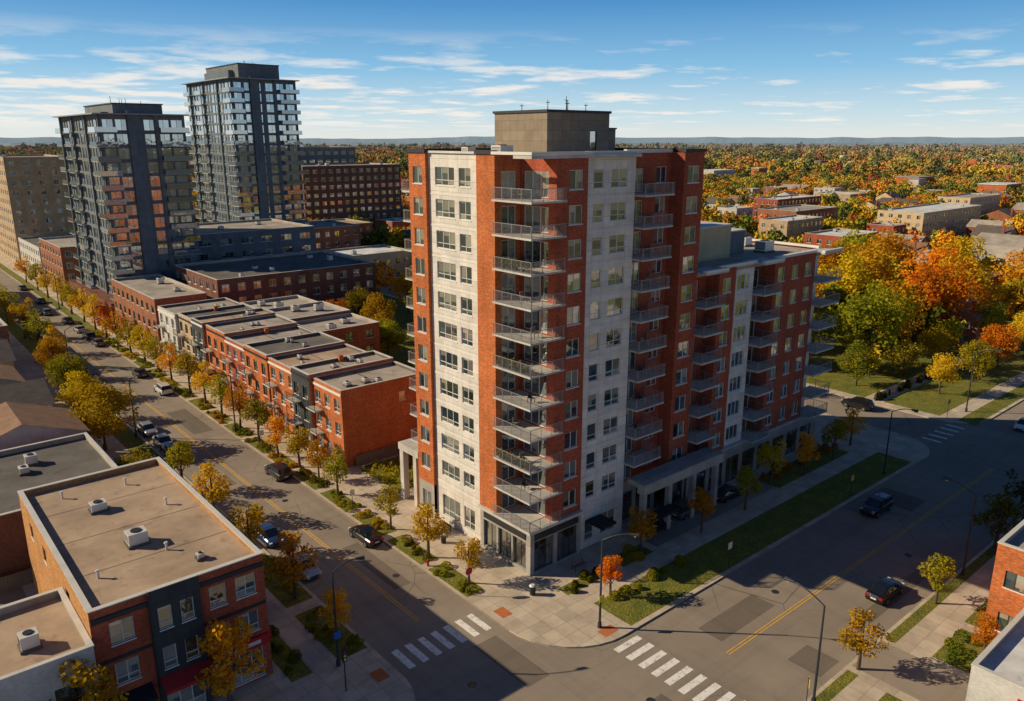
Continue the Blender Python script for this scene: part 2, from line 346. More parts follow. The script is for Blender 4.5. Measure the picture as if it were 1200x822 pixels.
# ---------------------------------------------------------------- ground
def arc(cx,cy,r,a0,a1,n=8): return [(cx+r*math.cos(R(a0+(a1-a0)*i/n)),cy+r*math.sin(R(a0+(a1-a0)*i/n))) for i in range(n+1)]
g=B('ground'); g.face('g','far_ground',[(-7000,-7000,-.3),(7000,-7000,-.3),(7000,7000,-.3),(-7000,7000,-.3)]); g.done(True)
g=B('road'); g.face('r','asphalt',[(-130,-80,0),(420,-80,0),(420,600,0),(-130,600,0)]); g.done(True)
def slab(name,poly,mat='sidewalk'):
    b=B(name); b.prism('s',mat,poly,-.1,.13); b.done(True)
slab('sidewalk',arc(44.5,44.5,7,180,270)+arc(103,43.5,6,270,360)+[(109,590),(37.5,590)])
slab('sidewalk',[(-125,40)]+arc(22.5,45,5,270,360)+[(27.5,590),(-125,590)])
slab('sidewalk',arc(125,43.5,6,180,270)+[(410,37.5),(410,590),(119,590)])
slab('sidewalk',[(410,-70),(410,23.5)]+arc(42.5,18.5,5,90,180)+[(37.5,-70)])
def flat(name,mat,rects,z=.134):
    b=B(name)
    for x0,y0,x1,y1 in rects: b.face('f',mat,[(x0,y0,z),(x1,y0,z),(x1,y1,z),(x0,y1,z)])
    return b.done(True)
lr=[]
y=50.5
while y<180: lr.append((37.8,y,39.8,y+6.3)); y+=7.4
lr+=[(37.8,182,39.8,330)]
lr+=[(45.8,38,100,42.4),(45,44.8,50.5,46.2),(52.5,44.8,57,46.8),(80,44.8,97,48)]
lr+=[(24.6,50,27.2,58),(24.6,59.5,27.2,70),(24.6,72,27.2,95),(24.6,98,27.2,330),(20.6,50,22.4,60)]
lr+=[(60.5,22.3,108,23.2),(44,22.3,54.3,23.2),(121,38,400,40.5),(44,10,54,20),(61,14,66.8,19.6),(68,18.6,140,19.8),(112,22.3,400,23.2),(142,-60,400,19.8)]
lr+=[(45,73,60,82.5),(56.5,83,108,112),(72,112,108,158),(70,158,108,185),(121,43,400,51.5),(121,54.5,400,580)]
flat('lawn','lawn',lr)
flat('driveway','asphalt',[(55,-40,60,23.2),(-120,76.5,7.5,79.5),(-30,60.5,7.8,76.5),(58,45.2,80,48.6),(68,10,108,18.3)])
flat('backyard_ground','far_ground',[(-120,100,-5,580),(121,100,400,580)],.139)
flat('road_patch','asphalt_patch',[(33.6,56,35.4,66),(29.5,88,31.6,91.5),(33.4,108,36.2,120),(29,133,31,150),(50,31.8,58,34.2),(38.5,27.5,41.2,31),(62,25,75,26.2),(86,32,90,37),(34,38,36.3,44.6),(28.5,36,31,38.5),(52,24.2,55,27)],.004)
mk=B('road_marking'); z=.009
def mr(x0,y0,x1,y1,m='paint_marking'): mk.face('m',m,[(x0,y0,z),(x1,y0,z),(x1,y1,z),(x0,y1,z)])
x=28.4
while x<37: mr(x,45.6,x+.62,48.4); x+=1.28
y=24.6
while y<37.3: mr(42.4,y,45.3,y+.62); y+=1.3
for xx in (32.35,32.62): mr(xx,50.5,xx+.1,300,'paint_yellow_marking')
for yy in (30.35,30.62): mr(49,yy,106,yy+.1,'paint_yellow_marking'); mr(121,yy,400,yy+.1,'paint_yellow_marking')
for xx in (110,112,114,116,118): mr(xx,38.5,xx+.5,41)
mk.done(True)
tp=flat('tactile_paving','tactile',[(38.2,45.9,39.3,47.3),(43.0,38.3,44.6,39.3),(25.6,45.7,26.7,47.1)],.136)
for x,y in ((35,58),(31,41),(40,31),(60,33),(34,80),(76,28)):
    b=B('manhole_cover'); b.cyl('m','trim_dark',(x,y,.0),(x,y,.012),.35,.35,20); b.done(True)
# ---------------------------------------------------------------- main building
Z0=4.8; FH=3.03; SL=[Z0+FH*k for k in range(11)]; RT=38.9
X0,Y0=44.7,49.6; XE=67.96; YE=67.9
b=B('apartment_building')
ly=grid([(65.6,67.2)],SL,.85,1.65)
facade(b,'brick_walls','brick_orange','-x',44.45,65,YE,4.0,RT,ly)  # sunlit side: brighter orange brick puts the sun's warmth into the colour
b.face('brick_walls','brick_orange',[(44.45,65,4),(44.8,65,4),(44.8,65,RT),(44.45,65,RT)])
facade(b,'brick_walls','brick_orange','-x',44.45,54.4,57,Z0,RT,[])
b.face('brick_walls','brick_orange',[(44.45,57,Z0),(44.8,57,Z0),(44.8,57,RT),(44.45,57,RT)])
facade(b,'concrete_walls','concrete_panel','-x',44.8,57,65,.1,RT+.0,grid([(60.8,63.9),(58.3,60.1)],SL,.8,1.7)+[(58.3,60.1,1,3.4),(60.8,63.9,1,3.4)],pane=1.0,transom=True)
facade(b,'concrete_walls','concrete_base','-x',44.45,65,YE,.1,4.0,[(65.6,67.2,.9,3)])
for zz in SL: fbox(b,'floor_bands','trim_white','-x',44.8,57.05,64.95,zz-.12,zz+.02,-.035,.02)
ops=[(50.1,52,.5,3.4),(52.2,54.2,.5,3.4),(54.5,56.5,.5,3.4)]
facade(b,'base_walls','concrete_base','-x',44.5,Y0-.15,57,.1,Z0-.25,ops,'frame_dark','store_glass',.3,False,1.0)
facade(b,'base_walls','concrete_base','-y',Y0-.15,44.5,51.2,.1,Z0-.25,[(45,47.6,.3,3.5),(48,50.8,.3,3.5)],'frame_dark','store_glass',.3,False,1.0)
b.box('podium_slab','concrete_slab',44.15,49.15,Z0-.25,51.2,49.7,Z0+.05); b.box('podium_slab','concrete_slab',44.15,49.7,Z0-.25,48.3,57.0,Z0+.05)
fbox(b,'store_sign','trim_dark','-y',Y0-.15,45.0,50.8,3.65,4.3,-.08,-.01); fbox(b,'store_sign','trim_dark','-x',44.5,50.1,56.4,3.65,4.3,-.08,-.01)
facade(b,'brick_walls','brick_orange','-y',54.4,44.45,47.4,Z0,RT,grid([(45.2,46.9)],SL,.15,2.2),dep=.12,sill=False)
facade(b,'brick_walls','brick_red','-x',47.4,49.6,54.4,Z0,RT,grid([(50.6,53.8)],SL,.12,2.25),dep=.12,sill=False)  # darker red brick paints shade into this recess and the right-hand face
b.face('brick_walls','brick_red',[(47.4,Y0,Z0),(48.3,Y0,Z0),(48.3,Y0,RT),(47.4,Y0,RT)])
facade(b,'brick_walls','brick_red','-y',Y0,48.3,51.2,Z0,RT,grid([(48.9,50.6)],SL,.85,1.65))
facade(b,'concrete_walls','concrete_panel','-y',Y0+.25,51.2,57.8,.1,RT,grid([(52.2,53.5),(54.5,56.7)],SL,.8,1.7)+[(52.2,53.5,.9,3.2),(54.5,56.7,.9,3.2)],transom=True)
for zz in SL: fbox(b,'floor_bands','trim_white','-y',Y0+.25,51.25,57.75,zz-.12,zz+.02,-.035,.02)
b.face('brick_walls','brick_red',[(51.2,Y0,Z0),(51.2,Y0+.25,Z0),(51.2,Y0+.25,RT),(51.2,Y0,RT)])
RY=51.3
facade(b,'brick_walls','brick_red','-y',RY,57.8,64.8,Z0,RT,grid([(58.3,60.7)],SL,.12,2.2)+grid([(62.6,64.2)],SL,.85,1.6),sill=False)
facade(b,'concrete_walls','concrete_panel','+x',57.8,Y0+.25,RY,.1,RT)
facade(b,'brick_walls','brick_red','-x',64.8,Y0,RY,Z0,RT)
facade(b,'brick_walls','brick_red','-y',Y0,64.8,XE,Z0,RT,grid([(65.4,67.3)],SL,.85,1.65))
facade(b,'base_walls','concrete_base','-y',RY,57.8,64.8,.1,Z0,[(58.4,61,.2,3.4),(61.6,64.2,.2,3.4)],'frame_dark','store_glass',sill=False)
facade(b,'base_walls','concrete_base','-y',Y0,64.8,XE,.1,Z0,[(65.2,67.6,.4,3.3)],'frame_dark','store_glass',sill=False)
facade(b,'brick_walls','brick_orange','+y',YE,44.45,XE,.1,RT,grid([(50,51.8),(54,55.8),(58,59.8),(62,63.8)],SL,.85,1.65))
facade(b,'brick_walls','brick_red','+x',XE,Y0,YE,.1,RT,grid([(52,53.8),(56,57.8),(60,61.8),(64,65.8)],SL[7:],.85,1.65))
for k,zz in enumerate(SL):
    b.box('balcony_slabs','concrete_slab',44.1,49.15,zz-.17,47.38,54.38,zz) if k else None
    rail(b,(44.15,49.2),(44.15,54.3),zz+(.05 if k==0 else 0)); rail(b,(44.2,49.2),(48.2,49.2),zz+(.05 if k==0 else 0))
    if k: b.box('balcony_slabs','concrete_slab',47.38,49.15,zz-.17,48.25,49.59,zz)
    if k:
        b.box('balcony_slabs','concrete_slab',57.9,48.6,zz-.17,62.2,RY-.01,zz)
        rail(b,(57.95,48.65),(62.15,48.65),zz); rail(b,(57.95,48.7),(57.95,Y0+.2),zz); rail(b,(62.15,48.7),(62.15,RY-.05),zz)
    if k:
        b.box('balcony_slabs','concrete_slab',44.9,YE+.01,zz-.17,49,YE+2.1,zz)
        rail(b,(44.95,YE+.05),(44.95,YE+2.05),zz,pick=.2); rail(b,(45,YE+2.05),(48.95,YE+2.05),zz,pick=.2)
for k in (1,2,3,4,5,6,7,8,10):
    zz=SL[k]
    if k in (2,8,5):
        for i in range(5):
            px=44.45; py=49.6+i*.9
            b.box('balcony_planter','trim_dark',px-.12,py,zz+.02,px+.18,py+.6,zz+.3)
            for _ in range(60):
                c=Vector((px+random.gauss(0,.14),py+.3+random.gauss(0,.25),zz+.45+abs(random.gauss(0,.25)))); d=Vector((random.gauss(0,1),random.gauss(0,1),random.gauss(0,1))).normalized()*.09; e=d.orthogonal()*1.0
                b.face('balcony_plants','leaf_green',[tuple(c-d),tuple(c-e),tuple(c+d),tuple(c+e)])
    for cx,cy in ((random.uniform(45,46.4),random.uniform(50.4,53)),(58.6+random.random()*2,49.2+random.random())):
        ch='trim_dark' if random.random()<.5 else 'wood_grey'
        b.box('patio_chair',ch,cx,cy,zz+.4,cx+.5,cy+.5,zz+.46); b.box('patio_chair',ch,cx,cy+.45,zz+.46,cx+.5,cy+.5,zz+.95)
        for dx in (0,.46):
            for dy in (0,.46): b.box('patio_chair','trim_dark',cx+dx,cy+dy,zz,cx+dx+.04,cy+dy+.04,zz+.4)
b.box('entrance_portal','concrete_slab',44.5,YE+3.2,.1,45.2,YE+3.9,6.2); b.box('entrance_portal','concrete_slab',44.5,YE+.6,.1,45.2,YE+1.2,6.2); b.box('entrance_portal','concrete_slab',44.4,YE+.0+.02,6.2,49.5,YE+4.0,7.0); b.box('entrance_portal','concrete_slab',48.6,YE+3.2,.1,49.3,YE+3.9,6.2)
b.box('roof','roof_grey',44.9,54.6,RT-.6,XE-.1,YE-.1,RT-.3); b.box('roof','roof_grey',47.6,51.5,RT-.6,XE-.1,54.6,RT-.3)
b.box('roof','concrete_slab',44.1,49.15,RT-.3,57.8,RY+.2,RT-.02)
def pc(x0,y0,x1,y1,m='flashing',h=.35): b.box('parapet_cap',m,x0,y0,RT,x1,y1,RT+h)
pc(44.3,54.4,44.75,57.1,'trim_dark'); pc(44.6,57.1,45.0,64.9,'flashing',.2); pc(44.3,64.9,44.75,YE+.1,'trim_dark')
pc(44.05,49.1,44.5,54.4,'trim_white',.25); pc(44.5,49.1,51.2,49.5,'trim_white',.25); pc(51.2,49.65,57.9,50.05,'trim_white',.25); pc(57.9,51.1,64.7,51.5); pc(64.7,49.45,XE+.1,49.85,'trim_dark'); pc(XE-.3,49.85,XE+.1,YE+.1,'trim_dark'); pc(44.75,YE-.3,XE-.3,YE+.1,'trim_dark')
facade(b,'penthouse_walls','penthouse_panel','-x',54,58,66,RT-.3,42.7); facade(b,'penthouse_walls','penthouse_panel','-y',58,54,62.8,RT-.3,42.7,[(60,61,RT,RT+2.1)],'frame_dark')
facade(b,'penthouse_walls','penthouse_panel','+x',62.8,58,66,RT-.3,42.7); facade(b,'penthouse_walls','penthouse_panel','+y',66,54,62.8,RT-.3,42.7)
b.box('penthouse_roof','trim_dark',53.85,57.85,42.7,62.95,66.15,42.95)
b.box('penthouse_walls','penthouse_panel',62.81,60,RT-.3,66,65,41.2); b.box('penthouse_roof','trim_dark',62.85,59.9,41.2,66.1,65.1,41.35)
for (x,y,h) in ((55,59,1.0),(58.5,60,1.5),(59,60.3,1.1),(60.3,59,.8),(61.5,63,1.3),(56,64,.8)):
    b.cyl('antenna','pole_metal',(x,y,42.9),(x,y,42.9+h),.05,.03,6)
    b.box('antenna','trim_dark',x-.25,y-.03,42.9+h*.7,x+.25,y+.03,42.9+h*.7+.06)
hvac(b,50,60,RT-.3,1.6,1.4,1.0); hvac(b,49,64,RT-.3,1,1,.8)
for i in range(4):
    x=57.6+i*4.1
    b.box('portico','concrete_base',x,46.9,.1,x+.55,47.45,5.4)
b.box('portico','concrete_base',57.4,46.7,5.4,71,47.6,6.5); b.box('portico','concrete_base',57.85,47.6,5.8,71,49.3,6.3)
b.box('entrance_awning','awning_black',52.3,47.6,3.0,54.4,49.8,3.25); b.box('entrance_awning','awning_black',58.3,45.2,3.1,61.5,46.6,3.35)
# ---- low wing
WZ=SL[:7]; WT=26.6; XW=96
facade(b,'brick_walls','brick_red','-y',RY,XE,72,Z0,WT,grid([(68.4,70.6)],WZ,.12,2.2),sill=False)
facade(b,'brick_walls','brick_red','+x',XE,Y0,RY,Z0,WT)
facade(b,'brick_walls','brick_red','-y',Y0,72,75.1,Z0,WT,grid([(72.7,74.3)],WZ,.85,1.6))
facade(b,'brick_walls','brick_red','-x',72,Y0,RY,Z0,WT)
facade(b,'concrete_walls','concrete_panel','-y',Y0+.25,75.1,79,Z0,WT,grid([(75.8,78.2)],WZ,.8,1.7))
facade(b,'brick_walls','brick_dark','-y',RY,79,83,Z0,WT,grid([(79.4,82.4)],WZ,.12,2.2),sill=False)
facade(b,'concrete_walls','concrete_panel','+x',79,Y0+.25,RY,Z0,WT); facade(b,'brick_walls','brick_red','-x',83,Y0,RY,Z0,WT)
facade(b,'brick_walls','brick_red','-y',Y0,83,92.1,Z0,WT,grid([(83.7,85.2),(86.8,88.3),(89.8,91.3)],WZ,.85,1.65))
facade(b,'concrete_walls','concrete_panel','-y',RY,92.1,XW,Z0,WT,grid([(92.8,95.2)],WZ,.12,2.2),sill=False)
facade(b,'brick_walls','brick_red','+x',92.1,Y0,RY,Z0,WT)
facade(b,'base_walls','concrete_base','-y',Y0-.2,XE+.01,XW,.1,Z0,[(69+i*3.3,71.6+i*3.3,.4,3.6) for i in range(8)],'frame_dark','store_glass',sill=False)
b.box('podium_slab','concrete_slab',XE+.02,Y0-.3,Z0,XW+.1,RY,Z0+.2)
facade(b,'brick_walls','brick_red','+x',XW,RY,66,.1,WT,grid([(53,55),(57,59),(61,63)],WZ,.85,1.6))
facade(b,'brick_walls','brick_orange','+y',66,XE,XW,.1,WT,grid([(70+i*3.4,71.8+i*3.4) for i in range(7)],WZ,.85,1.6))
for k,zz in enumerate(WZ):
    for xa,xb in ((68.1,71.6),(79.2,82.8),(92.2,96.9)):
        z_=zz+.25*(k==0)
        b.box('balcony_slabs','concrete_slab',xa,48.4,z_-.2,xb,RY-.01,z_+.002)
        rail(b,(xa+.05,48.45),(xb-.05,48.45),z_,pick=.18); rail(b,(xb-.05,48.5),(xb-.05,RY-.05),z_,pick=.2); rail(b,(xa+.05,48.5),(xa+.05,Y0-.05),z_,pick=.2)
    b.box('balcony_slabs','concrete_slab',96.01,56,zz+.1,97.8,60,zz+.3); rail(b,(97.75,56.05),(97.75,59.95),zz+.3,pick=.25)
b.box('roof','roof_grey',XE+.02,Y0+.1,WT-.5,XW-.05,65.95,WT-.25)
b.box('roof','concrete_slab',XE+.03,48.5,WT-.2,72,RY+.2,WT); b.box('roof','concrete_slab',79,48.5,WT-.2,83,RY+.2,WT); b.box('roof','concrete_slab',92.1,48.5,WT-.2,XW+.6,RY+.2,WT)
for xa,xb,yy in ((XE+.05,72,48.45),(72,79,Y0-.1),(79,83,48.45),(83,92.1,Y0-.1),(92.1,XW+.65,48.45)): b.box('parapet_cap','trim_white',xa,yy,WT,xb,yy+.45,WT+.3)
b.box('parapet_cap','trim_white',XW-.3,RY,WT,XW+.1,66.1,WT+.3); b.box('parapet_cap','trim_white',XE+.05,65.7,WT,XW-.3,66.1,WT+.3)
b.box('penthouse_walls','render_beige',74,55,WT-.25,81.5,62,WT+3.6); b.box('penthouse_roof','flashing',73.9,54.9,WT+3.6,81.6,62.1,WT+3.8)
b.box('penthouse_walls','panel_grey',82,56,WT-.25,86,61,WT+2.6); b.box('penthouse_roof','flashing',81.95,55.9,WT+2.6,86.1,61.1,WT+2.75)
hvac(b,89,55,WT-.25,2,1.5,1.4); hvac(b,92,60,WT-.25,1.5,1.5,1.2); hvac(b,88,63,WT-.25)
b.done()
# ---------------------------------------------------------------- row houses
yy=83.5; mats=['brick_orange','metal_dark','brick_orange','brick_orange','brick_red','brick_orange','metal_dark','brick_beige','panel_white']
for i,mt in enumerate(mats):
    w=(7.6,5.2,8.5,8.2,8.0,8.4,5.4,8.2,9.5)[i]; h=(9.9,10.3,9.7,10.0,9.6,10.1,10.4,9.8,9.6)[i]; xf=(43.7,43.2,43.7,43.5,43.7,43.7,43.3,43.7,43.2)[i]
    b=B('brick_row_house' if 'brick' in mt else 'row_house')
    y0,y1=yy,yy+w-.06
    n=2 if w<6 else 3; sp=w/n
    cols=[(y0+sp*(j+.5)-.7,y0+sp*(j+.5)+.7) for j in range(n)]
    fz=[3.4,6.5]; dark='frame_light' if i%2==0 else 'frame_dark'
    ops=grid(cols,fz,.7,1.7)+[(cols[0][0]+.1,cols[0][1]-.3,.35,2.6)]+[(c[0],c[1],1.1,2.7) for c in cols[1:]]
    facade(b,'walls',mt,'-x',xf,y0,y1,.1,h+.4,ops,dark,pane=.75,transom=True)
    facade(b,'walls','brick_orange' if i<7 else mt,'-y',y0,xf,56,.1,h+.4,grid([(52,53)],[6.5],.8,1.2) if i==0 else [],dark)
    facade(b,'walls','brick_orange','+y',y1,xf,56,.1,h+.4); facade(b,'walls','brick_brown','+x',56,y0,y1,.1,h+.4,grid(cols,fz,.8,1.5),dark)
    rf=('roof_grey','roof_grey','roof_gravel','roof_dark')[i%4]
    b.box('roof',rf,xf+.05,y0+.05,h-.25,55.95,y1-.05,h); parapet(b,xf,y0,56,y1,h,.4,.25,'roof_dark','flashing' if i%2 else 'concrete_slab')
    b.box('cornice','trim_dark' if i%2 else 'trim_white',xf-.12,y0+.01,h-.35,xf-.005,y1-.01,h-.05)
    c0,c1=cols[-1]
    for zz in fz:
        b.box('balcony_slab','concrete_slab',xf-1.2,c0-.6,zz-.1,xf-.01,c1+.5,zz+.05); rail(b,(xf-1.15,c0-.55),(xf-1.15,c1+.45),zz+.05,mat='trim_dark',pick=.2); rail(b,(xf-1.15,c0-.55),(xf-.05,c0-.55),zz+.05,mat='trim_dark',pick=.2)
    for s in range(2): b.box('entrance_steps','concrete_slab',xf-.4*(2-s),cols[0][0]-.1,.13,xf-.4*(1-s)-.01,cols[0][1]-.1,.25+.16*s)
    for _ in range(random.randint(1,3)): hvac(b,random.uniform(46,54),random.uniform(y0+1.2,y1-1.2),h,random.uniform(.4,.9),random.uniform(.4,.9),random.uniform(.4,.7))
    if i%3==1: b.box('chimney','brick_orange',50,y1-.9,h,50.6,y1-.4,h+.9)
    b.box('roof_seam','roof_dark',49.6,y0+.3,h,49.75,y1-.3,h+.06)
    b.done(); yy+=w
for (x0,y0,x1,y1,h,mt) in ((58,118,70,128,8.5,'brick_orange'),(58,128.2,70,139,9,'brick_brown'),(58,139.2,70,150,8.6,'brick_orange')):
    simple_building('brick_row_house',x0,y0,x1,y1,h,3,mt,'roof_grey',frame='frame_dark')
simple_building('brick_apartment_block',57,159,94,185,12,4,'brick_dark','roof_dark',ww=1.6,gap=1.6,clut=5)
simple_building('parking_garage',66,197,98,224,17,5,'panel_slate','roof_grey',ww=3,gap=2,clut=2,frame='frame_mid')
simple_building('commercial_building',44,157,54,187,10,3,'brick_brown','roof_grey',frame='frame_dark')
simple_building('commercial_building',100,196,128,212,8,2,'render_beige','roof_white')
simple_building('brick_midrise',146,300,192,330,29,9,'brick_dark','roof_grey',ww=2,gap=1.4,clut=4)
simple_building('office_block',150,335,190,360,36,10,'panel_grey','roof_grey',ww=2.6,gap=1,gl='tower_glass',frame='frame_mid')
simple_building('beige_apartment_block',44,300,64,345,34,11,'brick_beige','roof_grey',ww=1.5,gap=2,clut=2)
simple_building('commercial_building',44,235,58,262,12,4,'brick_brown','roof_grey'); simple_building('commercial_building',44,264,60,296,9,3,'panel_white','roof_dark')
simple_building('white_office_building',128,140,148,160,9,3,'panel_white','roof_white')
simple_building('brick_apartment_block',95,225,128,246,13,4,'brick_brown','roof_grey')
simple_building('commercial_building',118,255,150,275,10,3,'brick_orange','roof_gravel')
def tower(name,x0,y0,x1,y1,floors,mat,top,core):
    b=B(name); fh=3.05; gf=5; zs=[gf+fh*i for i in range(floors-1)]; H=gf+fh*(floors-1)
    for f in ('-x','+x','-y','+y'):
        c={'-x':x0,'+x':x1,'-y':y0,'+y':y1}[f]; a0,a1=(y0,y1) if 'x' in f else (x0,x1)
        n=int((a1-a0)/2.9); sp=(a1-a0)/n
        cols=[]
        for i in range(n):
            wd=2.5 if (i%4!=2) else 1.3
            cols.append((a0+sp*(i+.5)-wd/2,a0+sp*(i+.5)+wd/2))
        facade(b,'walls',mat,f,c,a0,a1,.1,H+.6,grid(cols,zs,.35,2.35)+grid(cols,[0],.5,3.2),'frame_mid' if core else 'frame_light','tower_glass',sill=False,pane=1.25,transom=not core)
        fins=[a0+sp*(i) for i in range(0,n+1,4)]
        for a in fins: fbox(b,'facade_fins','panel_grey' if core else 'panel_slate',f,c,max(a0,a-.45),min(a1,a+.45),.1,H+.6,-.35,-.01)
    for k,z in enumerate(zs):
        sl='slab_grey' if core else 'concrete_slab'
        b.box('balcony_slabs',sl,x0-1.5,y0-1.5,z-.14,x0+3,y0-.4,z); b.box('balcony_slabs',sl,x0-1.5,y0-.4,z-.14,x0-.4,y0+4,z)
        b.box('balcony_glass','rail_glass',x0-1.48,y0-1.48,z,x0+3,y0-1.43,z+1.05); b.box('balcony_glass','rail_glass',x0-1.48,y0-1.42,z,x0-1.43,y0+4,z+1.05)
        ym=(y0+y1)/2+3
        for ya,yb in ((ym,ym+5.2),(y1-6,y1-.6)):
            b.box('balcony_slabs',sl,x0-1.6,ya,z-.14,x0-.4,yb,z); b.box('balcony_glass','rail_glass',x0-1.58,ya+.02,z,x0-1.53,yb-.02,z+1.05)
        b.box('balcony_slabs',sl,x1-5.5,y0-1.5,z-.14,x1+.8,y0-.4,z); b.box('balcony_glass','rail_glass',x1-5.48,y0-1.48,z,x1+.78,y0-1.43,z+1.05)
    b.box('core_wall','panel_slate',x0+5.5,y0-.55,4,x0+8.3,y0-.36,H+1.5) 
    b.box('roof','roof_grey',x0+.1,y0+.1,H-.3,x1-.1,y1-.1,H); b.box('roof_overhang','slab_grey',x0-1.6,y0-1.6,H+.6,x1+1,y1+.5,H+.85)
    b.box('mechanical_penthouse','panel_grey',x0+4,y0+4,H+.85,x1-3,y1-8,top); b.box('mechanical_penthouse','trim_dark',x0+3.8,y0+3.8,top,x1-2.8,y1-7.8,top+.25)
    b.box('mechanical_penthouse','panel_slate',x0+2.5,y0+8,H+.85,x0+3.99,y1-10,top-1.6)
    for i in range(5): 
        x=random.uniform(x0+5,x1-4); y=random.uniform(y0+5,y1-9); b.cyl('antenna','pole_metal',(x,y,top+.2),(x,y,top+random.uniform(1,2.5)),.08,.05,5)
    return b
t=tower('apartment_tower',46.5,190,64,226,14,'panel_grey',47.6,True); t.box('podium','brick_dark',43.6,188.3,.1,46.49,228,4.8); t.done()
t=tower('apartment_tower',96,240,116,278,18,'panel_slate',62,False); t.done()
# ---------------------------------------------------------------- foreground left
b=B('brick_commercial_building'); H=10
fz=[3.7,6.8]
facade(b,'walls','brick_yellow','-x',8.2,52,76,.1,H+.45,grid([(58,59.2),(66,67.2),(71,72.2)],[6.8],.9,1.3),'frame_dark')
facade(b,'walls','brick_red','+x',20,52,76,.1,H+.45,grid([(54,55.6),(58,59.6),(62,63.6),(66,67.6),(70,71.6)],fz,.8,1.6)+[(53.5,57.5,.6,3.0),(62,64,.6,3)],'frame_light',transom=True)
facade(b,'walls','brick_yellow','+y',76,8.2,20,.1,H+.45,grid([(12,13.3),(15,16.3)],fz,.9,1.4),'frame_dark')
facade(b,'walls','brick_red','-y',52,8.2,11.8,.1,H+.45,grid([(9.3,10.8)],fz,.7,1.7)+[(8.8,11.2,.5,2.9)],'frame_light',transom=True)
facade(b,'walls','metal_dark','-y',51.7,11.8,15.2,.1,H+.6,grid([(12.3,13.2),(13.8,14.7)],fz,.7,1.7)+[(12.2,14.8,.3,2.9)],'frame_light',transom=True)
for xx in (11.8,15.2): b.face('walls','metal_dark',[(xx,51.7,.1),(xx,52,.1),(xx,52,H+.6),(xx,51.7,H+.6)])
facade(b,'walls','brick_red','-y',52,15.2,20,.1,H+.45,grid([(15.9,17.1),(17.8,19.3)],fz,.7,1.7)+[(15.8,19.4,.4,2.9)],'frame_light',transom=True)
b.box('roof','roof_gravel',8.25,52.05,H-.25,19.95,75.95,H); parapet(b,8.2,52,20,76,H,.45,.3,'brick_yellow','flashing')
for yy in (6.35,): fbox(b,'string_course','trim_dark','-y',52,15.25,19.95,yy,yy+.25,-.06,-.005); fbox(b,'string_course','trim_dark','-y',52,8.25,11.75,yy,yy+.25,-.06,-.005)
fbox(b,'cornice','trim_dark','-y',52,15.25,19.95,H-.5,H-.15,-.12,-.005); fbox(b,'cornice','trim_dark','-y',52,8.25,11.75,H-.5,H-.15,-.12,-.005)
hvac(b,13.6,60.5,H,1.4,1.2,1.1); hvac(b,12.8,68.5,H,1.2,1.0,.8); hvac(b,16.5,55,H,.5,.5,.5)
for x,y in ((10,57),(17.5,66),(16,72.5),(11,73),(15,58)): b.cyl('vent_pipe','hvac_metal',(x,y,H),(x,y,H+.6),.09,.09,8); b.cyl('vent_pipe','hvac_metal',(x,y,H+.6),(x,y,H+.68),.16,.12,8)
for yy in (58,64,70): b.box('roof_seam','roof_dark',8.6,yy,H,19.6,yy+.06,H+.012)
def awn(b,x0,x1,y,z,m,d=1.2):
    b.face('shop_awning',m,[(x0,y-d,z-.5),(x1,y-d,z-.5),(x1,y-.01,z),(x0,y-.01,z)]); b.face('shop_awning',m,[(x0,y-d,z-.75),(x1,y-d,z-.75),(x1,y-d,z-.5),(x0,y-d,z-.5)])
    for x in (x0,x1): b.face('shop_awning',m,[(x,y-d,z-.75),(x,y-d,z-.5),(x,y-.01,z),(x,y-.01,z-.3)])
awn(b,11.9,15.1,51.7,3.9,'awning_red'); awn(b,8.6,11.4,52,3.7,'awning_black')
fbox(b,'shop_sign','sign_red','-y',52,15.6,19.9,3.1,3.9,-.25,-.01); fbox(b,'shop_sign','trim_white','-y',52,16.4,19.2,3.35,3.65,-.27,-.252)
b.box('shop_sign','sign_red',20.01,52.3,3.1,20.25,56.5,3.9)
b.done()
b=simple_building('white_brick_building',-6,51.2,8.1,60.2,8,2,'brick_white','roof_gravel',ww=1.5,gap=1.6,frame='frame_dark',clut=1)
simple_building('garage_building',2,80,18.2,98,6.5,2,'brick_dark','roof_dark',ww=1.2,gap=2.5,frame='frame_dark',clut=2)
